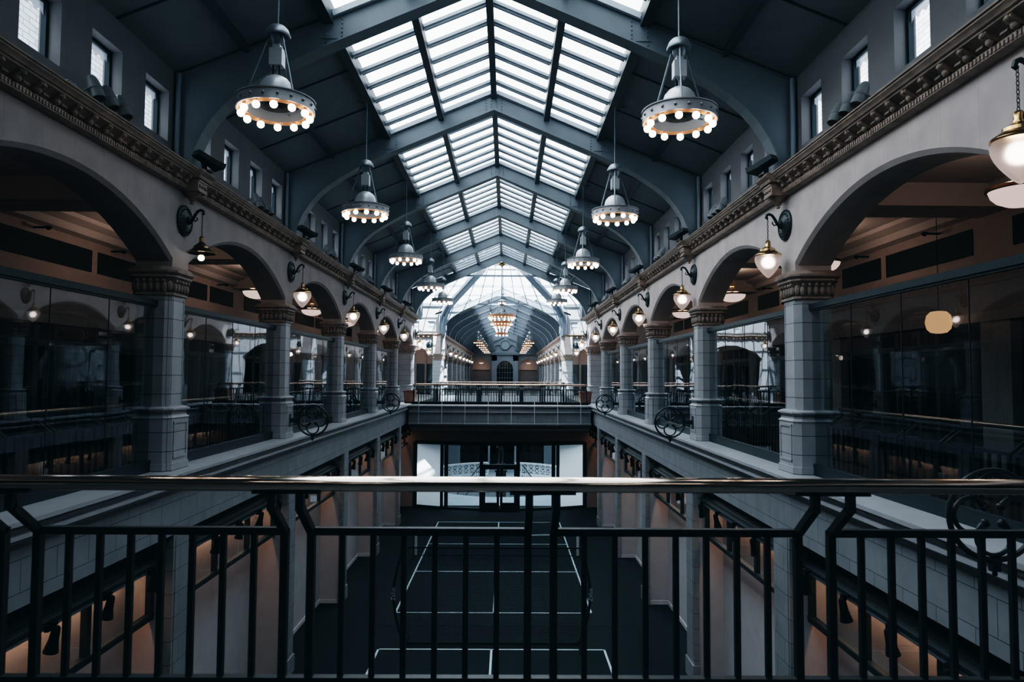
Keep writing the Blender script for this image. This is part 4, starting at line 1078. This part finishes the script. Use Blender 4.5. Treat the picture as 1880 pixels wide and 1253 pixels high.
def bow_net():
    r = thing('bow_net', 'large black practice net with bowed side poles at the end of the near court', 'net', (0, 19.35, 0))
    for s in (-1, 1):
        pts = [(s*2.36,0,.05),(s*2.52,0,.4),(s*2.62,0,.8),(s*2.68,0,1.25),(s*2.66,0,1.7),(s*2.56,0,2.2),(s*2.42,0,2.62)]
        p = mb().tube(pts, .04, 8).build('side_pole', 'frame', r)
        text('pole_lettering', 'Zelus', .16, p, (s*2.68,-.046,1.38), (PI/2,-s*PI/2*1 if s > 0 else -PI/2,0), 'text_white')
        mb().tube([(s*2.36,-.6,.03),(s*2.36,.6,.03)], .03, 6).build('foot', 'black', r)
    mb().tube([(-2.36,0,.05),(2.36,0,.05)], .028, 8).build('bottom_pole', 'black', r)
    mb().tube([(-2.42,0,2.62),(2.42,0,2.62)], .018, 8).build('top_cord', 'black', r)
    m_ = mb(); m_.quad((-2.36,0,.05),(2.36,0,.05),(2.66,0,1.3),(-2.66,0,1.3)); m_.quad((-2.66,0,1.3),(2.66,0,1.3),(2.42,0,2.62),(-2.42,0,2.62))
    m_.build('mesh', 'netfine', r)
bow_net()

# ---- glass doors under the bridge
def sf_y(x): return arc_y(x, 38.35, 39.5, 4.85)
def frame_seg(b, x0, x1, z0, z1, d=.12): b.obox((x0,sf_y(x0),(z0+z1)/2),(x1,sf_y(x1),(z0+z1)/2),d,z1-z0)
def upright(b, x, w, z0, z1, d=.14): b.box(x-w/2,x+w/2,sf_y(x)-d/2,sf_y(x)+d/2,z0,z1)
b = mb(); xs = [-4.85+9.7*i/24 for i in range(25)]
for a, c in zip(xs[:-1], xs[1:]): frame_seg(b, a, c, 3.50, 3.70, .2); frame_seg(b, a, c, 0, .12, .16)
for x, w in ((-4.75,.22),(-3.2,.16),(-2.95,.2),(-1.0,.2),(1.0,.2),(2.95,.2),(3.2,.16),(4.75,.22)): upright(b, x, w, 0, 3.6)
struct(b.build('window_storefront', 'frame'), 'bowed dark frame of the glass front below the bridge')
for s in (-1, 1):
    b = mb(); q = 6
    for i in range(q):
        a, c = 3.3+1.33*i/q, 3.3+1.33*(i+1)/q; b.quad((s*a,sf_y(a),.13),(s*c,sf_y(c),.13),(s*c,sf_y(c),3.5),(s*a,sf_y(a),3.5))
    o = b.build('window_film', 'film'); struct(o, f'window covered with white film, {SIDE[s]} end of the glass front')
    b = mb()
    for i in range(q):
        a, c = 1.1+1.75*i/q, 1.1+1.75*(i+1)/q; b.quad((s*a,sf_y(a),.13),(s*c,sf_y(c),.13),(s*c,sf_y(c),3.5),(s*a,sf_y(a),3.5))
    struct(b.build('window_clear', 'store_glass'), f'clear shop window next to the doors, {SIDE[s]} one')
yd = 38.36
d = mb().box(-.9,.9,yd-.06,yd+.06,2.36,2.48).build('door_frame', 'frame'); struct(d, 'frame of the double doors'); d.name = 'door_1'
mb().quad((-.9,yd,2.48),(.9,yd,2.48),(.9,yd,3.5),(-.9,yd,3.5)).build('transom_pane', 'store_glass', d)
for s in (-1, 1):
    b = mb().box(s*.02,s*.16,yd-.04,yd+.04,.02,2.36).box(s*.78,s*.9,yd-.04,yd+.04,.02,2.36).box(s*.16,s*.78,yd-.04,yd+.04,.02,.42).box(s*.16,s*.78,yd-.04,yd+.04,2.22,2.36)
    l = b.build('door_leaf', 'frame', d)
    mb().quad((s*.16,yd,.42),(s*.78,yd,.42),(s*.78,yd,2.22),(s*.16,yd,2.22)).build('pane', 'store_glass', l)
    mb().tube([(s*.10,yd-.05,.95),(s*.10,yd-.10,.97),(s*.10,yd-.10,1.35),(s*.10,yd-.05,1.37)], .014, 6).build('handle', 'steel', l)
mb().box(-.9,.9,yd-.45,yd-.05,.005,.012)

# ---- rotunda beyond the doors
def balustrade():
    r = thing('stone_balustrade', 'white curved balustrade with crossed openwork panels around the stair opening', 'balustrade', (0, 47.3, 0)); R = 4.85
    def arcbox(b, z0, z1, w, a0, a1, n=40):
        for i in range(n):
            t0, t1 = a0+(a1-a0)*i/n, a0+(a1-a0)*(i+1)/n
            b.obox((R*math.cos(t0),R*math.sin(t0),(z0+z1)/2),(R*math.cos(t1),R*math.sin(t1),(z0+z1)/2),w,z1-z0)
    for a0, a1 in ((math.radians(2),math.radians(78)),(math.radians(102),math.radians(178))):
        b = mb(); arcbox(b, .84, .93, .26, a0, a1); b.build('coping', 'white_iron', r)
        b = mb(); arcbox(b, .0, .16, .24, a0, a1); b.build('plinth', 'white_iron', r)
        n = 13
        for i in range(n):
            t0, t1 = a0+(a1-a0)*i/n, a0+(a1-a0)*(i+1)/n; b = mb(); P = lambda t, z: (R*math.cos(t),R*math.sin(t),z); dt = t1-t0
            b.obox(P(t0,.16),P(t0+1e-4,.84),.10,.10) if False else b.tube([P(t0,.16),P(t0,.84)], .06, 6)
            b.obox(P(t0,.18),P(t1,.60),.05,.05); b.obox(P(t0,.60),P(t1,.18),.05,.05); b.obox(P(t0,.62),P(t1,.62),.05,.05)
            b.obox(P(t0,.62),P(t0+dt*.25,.84),.05,.04); b.obox(P(t0+dt*.25,.84),P(t0+dt*.5,.62),.05,.04); b.obox(P(t0+dt*.5,.62),P(t0+dt*.75,.84),.05,.04); b.obox(P(t0+dt*.75,.84),P(t1,.62),.05,.04)
            b.build('openwork_panel', 'white_iron', r)
balustrade()
def statue():
    r = thing('bronze_statue', 'dark bronze statue of a standing figure on a pedestal beyond the glass doors', 'statue', (0, 46.6, 0))
    mb().octs([(.5,.03,-4),(.5,.03,-3.6),(.34,.03,-3.5),(.34,.03,.95),(.40,.03,1.0),(.40,.03,1.12),(.30,.03,1.18),(.30,.03,1.50)]).build('pedestal', 'bronze', r)
    me = bpy.data.meshes.new('figure')
    v = [(0,0,2.52),(0,0,2.72),(0,-.01,2.95),(0,0,3.08),(0,-.02,3.18),(0,-.02,3.28),(-.10,0,2.46),(-.13,-.05,2.05),(-.14,.02,1.60),(-.15,-.14,1.55),(.10,0,2.46),(.10,.03,2.03),(.09,.04,1.60),(.12,-.12,1.55),(-.22,0,2.98),(-.30,-.02,2.70),(-.22,-.18,2.52),(.22,0,2.98),(.32,-.10,2.76),(.30,-.28,2.96)]
    e = [(0,1),(1,2),(2,3),(3,4),(4,5),(0,6),(6,7),(7,8),(8,9),(0,10),(10,11),(11,12),(12,13),(2,14),(14,15),(15,16),(2,17),(17,18),(18,19)]
    rad = [.15,.14,.16,.06,.09,.085,.10,.075,.05,.035,.10,.075,.05,.035,.07,.05,.04,.07,.05,.04]
    me.from_pydata(v, e, []); me.materials.append(M['bronze'])
    o = bpy.data.objects.new('figure', me); C.objects.link(o); o.parent = r
    m_ = o.modifiers.new('skin', 'SKIN'); 
    if not me.skin_vertices: bpy.context.view_layer.objects.active = o
    lay = me.skin_vertices[0] if me.skin_vertices else None
    if lay:
        for i, q in enumerate(rad): lay.data[i].radius = (q, q)
        lay.data[0].use_root = True
    sd = o.modifiers.new('sub', 'SUBSURF'); sd.levels = 1; sd.render_levels = 2
statue()
def stair_rail(s):
    r = thing('stair_railing', f'black iron stair railing sloping down inside the opening, {SIDE[s]} one', 'railing', (s*1.5, 50.6, 0))
    mb().obox((0,0,.92),(s*1.7,-5.0,-.85),.06,.06).build('handrail', 'iron', r)
    mb().obox((0,0,.12),(s*1.7,-5.0,-1.65),.05,.05).build('bottom_rail', 'iron', r)
    for i in range(14):
        t = i/13; mb().box(s*1.7*t-.012,s*1.7*t+.012,-5*t-.012,-5*t+.012,.12-1.77*t,.92-1.77*t).build('baluster', 'iron', r)
stair_rail(-1); stair_rail(1)
for s in (-1, 1):
    for i in range(2):
        x = s*(1.05+2.5*i); tag(mb().lathe([(.13,0),(.13,.2),(.085,.24),(.085,4.7)], (x,56.2,0), 14).build('slim_white_post', 'white_iron'), f'slim white post in the lower rotunda, {("inner","outer")[i]} {SIDE[s]} one', 'post', 'slim white posts')
    b = mb().box(s*3.3,s*5.8,55.4,55.5,0,4.6); struct(b.build(f'wall_rotunda_panel_{SIDE[s]}', 'film'), f'pale louvred wall panel in the rotunda, {SIDE[s]}')
    struct(mb().box(s*13,s*13.2,YC0,60.3,-.1,5.4).build(f'wall_rotunda_{SIDE[s]}', 'white_wall'), f'side wall of the rotunda, {SIDE[s]}')
struct(mb().box(-13,13,60,60.3,0,5.4).build('wall_rotunda_rear', 'black'), 'dark rear wall of the rotunda')
struct(mb().box(-6,6,53.4,53.5,-4,0).build('wall_basement', 'fascia_x'), 'wall of the stair well')
def display(i, x, w):
    r = thing('display_case', f'dark shop display behind the rotunda, {ORD[i]} from the left', 'display case', (x, 58.6, 0), 0, 'rotunda display cases')
    mb().box(-w/2,w/2,-.3,.3,0,.9).build('cabinet', 'frame', r)
    mb().box(-w/2,w/2,.2,.3,.9,3.4).build('back_panel', 'black', r)
    for j in range(3):
        cols = [M['number'], M['terracotta'], M['film'], M['rot_floor']]
        for q in range(4):
            xx = -w/2+w*(q+.5)/4; mb().box(xx-w/11,xx+w/11,.1,.18,1.5+.62*j,1.9+.62*j).build('picture_card', cols[(i+j*3+q*2) % 4], r)
for i, x in enumerate((-4.6,-2.6,-.8,.8,2.6,4.6)): display(i, x, 1.5)
struct(mb().box(-13,13,43,60.3,5.2,5.36).build('ceiling_rotunda', 'white_wall'), 'ceiling of the lower rotunda') if False else None

# ---- end wall pavilion
def pavilion():
    r = thing('end_pavilion', 'tall blue grey pavilion with a pediment and round medallion on the end wall', 'pavilion', (0, YE-.5, 0))
    b = mb()
    for s in (-1, 1): b.box(s*1.25,s*2.0,-.1,.3,ZU,10.5)
    b.box(-2.0,2.0,-.1,.3,9.6,10.5); h, sag, zs, n = 1.25, 1.1, 8.5, 16; R = (h*h+sag*sag)/(2*sag)
    for i in range(n):
        u0, u1 = -h+2*h*i/n, -h+2*h*(i+1)/n; f = lambda u: zs+sag-R+math.sqrt(max(0, R*R-u*u))
        b.quad((u0,-.1,f(u0)),(u1,-.1,f(u1)),(u1,-.1,9.6),(u0,-.1,9.6))
    b.build('portal', 'truss_light', r)
    mb().box(-2.25,2.25,-.3,.3,10.5,10.85).build('cornice', 'truss', r)
    mb().box(-1.9,1.9,-.05,.3,10.85,13.9).build('panel', 'truss_light', r)
    b = mb()
    for s in (-1, 1):
        b.obox((s*2.0,-.15,12.45),(s*.2,-.15,13.2),.15,.16); b.prism([(s*1.95,11.3),(s*1.6,11.3),(s*1.78,12.9)], 'XZ', -.25, -.05)
        b.tube([(s*1.5,-.15,11.4),(s*1.45,-.15,11.9),(s*1.1,-.15,12.1),(s*.75,-.15,12.0)], .07, 6); b.box(s*2.1,s*1.5,-.25,-.05,11.2,11.36)
    b.torus((0,-.15,12.05), .72, .09, 28, 8, 'Y'); b.build('pediment', 'truss', r)
    mb().lathe([(.66,-.14),(.66,-.10)], (0,0,12.05), 28, 'Y').build('medallion', 'film', r)
    b = mb().box(-1.25,1.25,.1,.15,ZU,9.6); b.build('door_panel', 'shopglass', r)
    b = mb()
    for x in (-.8,-.4,0,.4,.8): b.box(x-.025,x+.025,.05,.1,ZU,9.4)
    for z in (7.0,7.8,8.5): b.box(-1.25,1.25,.05,.1,z-.03,z+.03)
    b.build('door_grille', 'truss', r)
pavilion()

# ---- small things in the galleries
def lantern():
    r = thing('paper_lantern', 'round orange glowing paper lantern hanging behind the right glass screen', 'lantern', (8.05, 12.35, 8.32))
    mb().lathe([(.05,.20),(.13,.185),(.19,.12),(.215,.0),(.19,-.12),(.13,-.185),(.05,-.20)], (0,0,0), 20).build('shade', 'lantern', r)
    mb().tube([(0,0,.2),(0,0,2.17)], .006, 5).build('cord', 'black', r)
lantern()
t = thing('shop_number', 'faint shop number 227 on the dark glass behind the left glass screen', 'sign', (-8.835, 15.2, 8.14))
mb().box(-.012, 0, -.42, .42, -.14, .14).build('plate', 'shopglass', t)
text('digits', '227', .26, t, (.004,0,0), (PI/2,0,PI/2), 'number')
for s in (-1, 1):
    for k in range(0, 6):
        for j in range(2):
            r = thing('sprinkler', f'small dark sprinkler head on the {SIDE[s]} gallery beam, {("near","far")[j]} one in the {ORD[k]} bay', 'sprinkler', (s*8.38, YK[k]+1.5+2.6*j, 10.08), 0, f'{SIDE[s]} sprinklers')
            mb().tube([(s*.22,0,0),(-s*.05,0,0)], .022, 6).build('pipe', 'black', r); mb().lathe([(.02,.03),(.06,.02),(.06,-.01),(.02,-.05)], (-s*.06,0,0), 8).build('head', 'black', r)

# ================================================================== LIGHT
w = bpy.data.worlds.new('sky'); SC.world = w; w.use_nodes = True; nt = w.node_tree; nt.nodes.clear()
wo = N(nt, 'ShaderNodeOutputWorld'); bg = N(nt, 'ShaderNodeBackground'); tc = N(nt, 'ShaderNodeTexCoord')
dt = N(nt, 'ShaderNodeVectorMath', operation='DOT_PRODUCT'); dt.inputs[1].default_value = (-.72,.36,.60); L(nt, tc.outputs['Generated'], dt.inputs[0])
mr = N(nt, 'ShaderNodeMapRange'); mr.inputs['From Min'].default_value = -.25; mr.inputs['From Max'].default_value = .95; mr.inputs['To Min'].default_value = .7; mr.inputs['To Max'].default_value = 6.5
L(nt, dt.outputs['Value'], mr.inputs['Value'])
no = N(nt, 'ShaderNodeTexNoise'); no.inputs['Scale'].default_value = 2.2; no.inputs['Detail'].default_value = 4; L(nt, tc.outputs['Generated'], no.inputs['Vector'])
cr = N(nt, 'ShaderNodeValToRGB'); cr.color_ramp.elements[0].position = .35; cr.color_ramp.elements[0].color = (.86,.94,1,1); cr.color_ramp.elements[1].position = .6; cr.color_ramp.elements[1].color = (.97,.99,1,1)
L(nt, no.outputs['Fac'], cr.inputs[0]); L(nt, cr.outputs[0], bg.inputs[0]); L(nt, mr.outputs['Result'], bg.inputs[1]); L(nt, bg.outputs[0], wo.inputs[0])
def portal(c, u, v, sx, sy):
    u, v = Vector(u).normalized(), Vector(v).normalized(); n = u.cross(v)
    l = bpy.data.lights.new('sky_portal', 'AREA'); l.shape = 'RECTANGLE'; l.size = sx; l.size_y = sy
    l.cycles.is_portal = True
    o = bpy.data.objects.new('sky_portal', l); C.objects.link(o)
    m_ = Matrix((u, v, n)).transposed().to_4x4(); m_.translation = Vector(c); o.matrix_world = m_
for y0, y1 in ((YK[0]-4*BAY, YC0), (YC1, YE)):
    for s in (-1, 1):
        # light leaves along local -Z; n must point up and out
        U = Vector((s*1, 0, -.42)); V = Vector((0, s*1, 0))
        portal((s*1.35, (y0+y1)/2, zsky(1.35)+.2), U, V, 2.95, y1-y0)
portal((0, (YC0+YC1)/2, 13.3), (1,0,0), (0,1,0), 25.5, YC1-YC0-.2)
# added spot lamps outside the glass, standing in for sun on the crossing
def beam(loc, to, e, ang, blend=.2, rad=.25):
    l = bpy.data.lights.new('sun_standin', 'SPOT'); l.energy = e; l.spot_size = math.radians(ang); l.spot_blend = blend; l.shadow_soft_size = rad; l.color = (.95,.98,1)
    o = bpy.data.objects.new('sun_standin', l); C.objects.link(o); o.location = loc; d = Vector(to)-Vector(loc); o.rotation_euler = d.to_track_quat('-Z','Y').to_euler()
beam((22, 18, 62), (-6.5, 57, 9.5), 1600000, 11)
beam((-22, 20, 62), (6.8, 57, 9.5), 900000, 9)
beam((30, 58, 50), (-3.95, 39.35, 2.5), 1500000, 1.0, .3)
beam((24, 58, 52), (-5.2, 40.4, 8.0), 500000, 6)
beam((-24, 58, 52), (5.2, 40.4, 8.0), 250000, 6)

# ================================================================== CAMERA, COLOUR
f, yaw, pitch, roll = 1282.55, .0064, .0496, .0059
cy, sy = math.cos(yaw), math.sin(yaw); cp, sp_ = math.cos(pitch), math.sin(pitch)
fwd = Vector((sy*cp, cy*cp, sp_)); r_ = Vector((cy, -sy, 0)); u_ = r_.cross(fwd)
r2 = r_*math.cos(roll)+u_*math.sin(roll); u2 = -r_*math.sin(roll)+u_*math.cos(roll)
cam = bpy.data.cameras.new('camera'); cam.sensor_width = 36; cam.sensor_fit = 'HORIZONTAL'; cam.lens = f*36/1880; cam.clip_end = 400; cam.clip_start = .05
cam.dof.use_dof = True; cam.dof.focus_distance = 22; cam.dof.aperture_fstop = 4.0
co = bpy.data.objects.new('camera', cam); C.objects.link(co)
m_ = Matrix((r2, u2, -fwd)).transposed().to_4x4(); m_.translation = Vector((.38, 0, 7.326)); co.matrix_world = m_
SC.camera = co
cy_ = SC.cycles
cy_.max_bounces = 8; cy_.diffuse_bounces = 4; cy_.glossy_bounces = 4; cy_.transmission_bounces = 6; cy_.transparent_max_bounces = 24
cy_.sample_clamp_indirect = 4; cy_.caustics_reflective = False; cy_.caustics_refractive = False; cy_.use_denoising = True
vs = SC.view_settings; SC.display_settings.display_device = 'sRGB'; vs.view_transform = 'Filmic'
try: vs.look = 'High Contrast'
except Exception: pass
vs.exposure = 0.12; vs.gamma = 1.0
vs.use_curve_mapping = True; cm = vs.curve_mapping
def curve(i, pts):
    c = cm.curves[i]; c.points[0].location = pts[0]; c.points[-1].location = pts[-1]
    for p in pts[1:-1]: c.points.new(*p)
curve(0, [(0,0),(.06,.054),(.3,.29),(1,1)])
curve(1, [(0,.0030),(.06,.062),(1,1)])
curve(2, [(0,.0042),(.06,.066),(.3,.308),(1,1)])
cm.update()
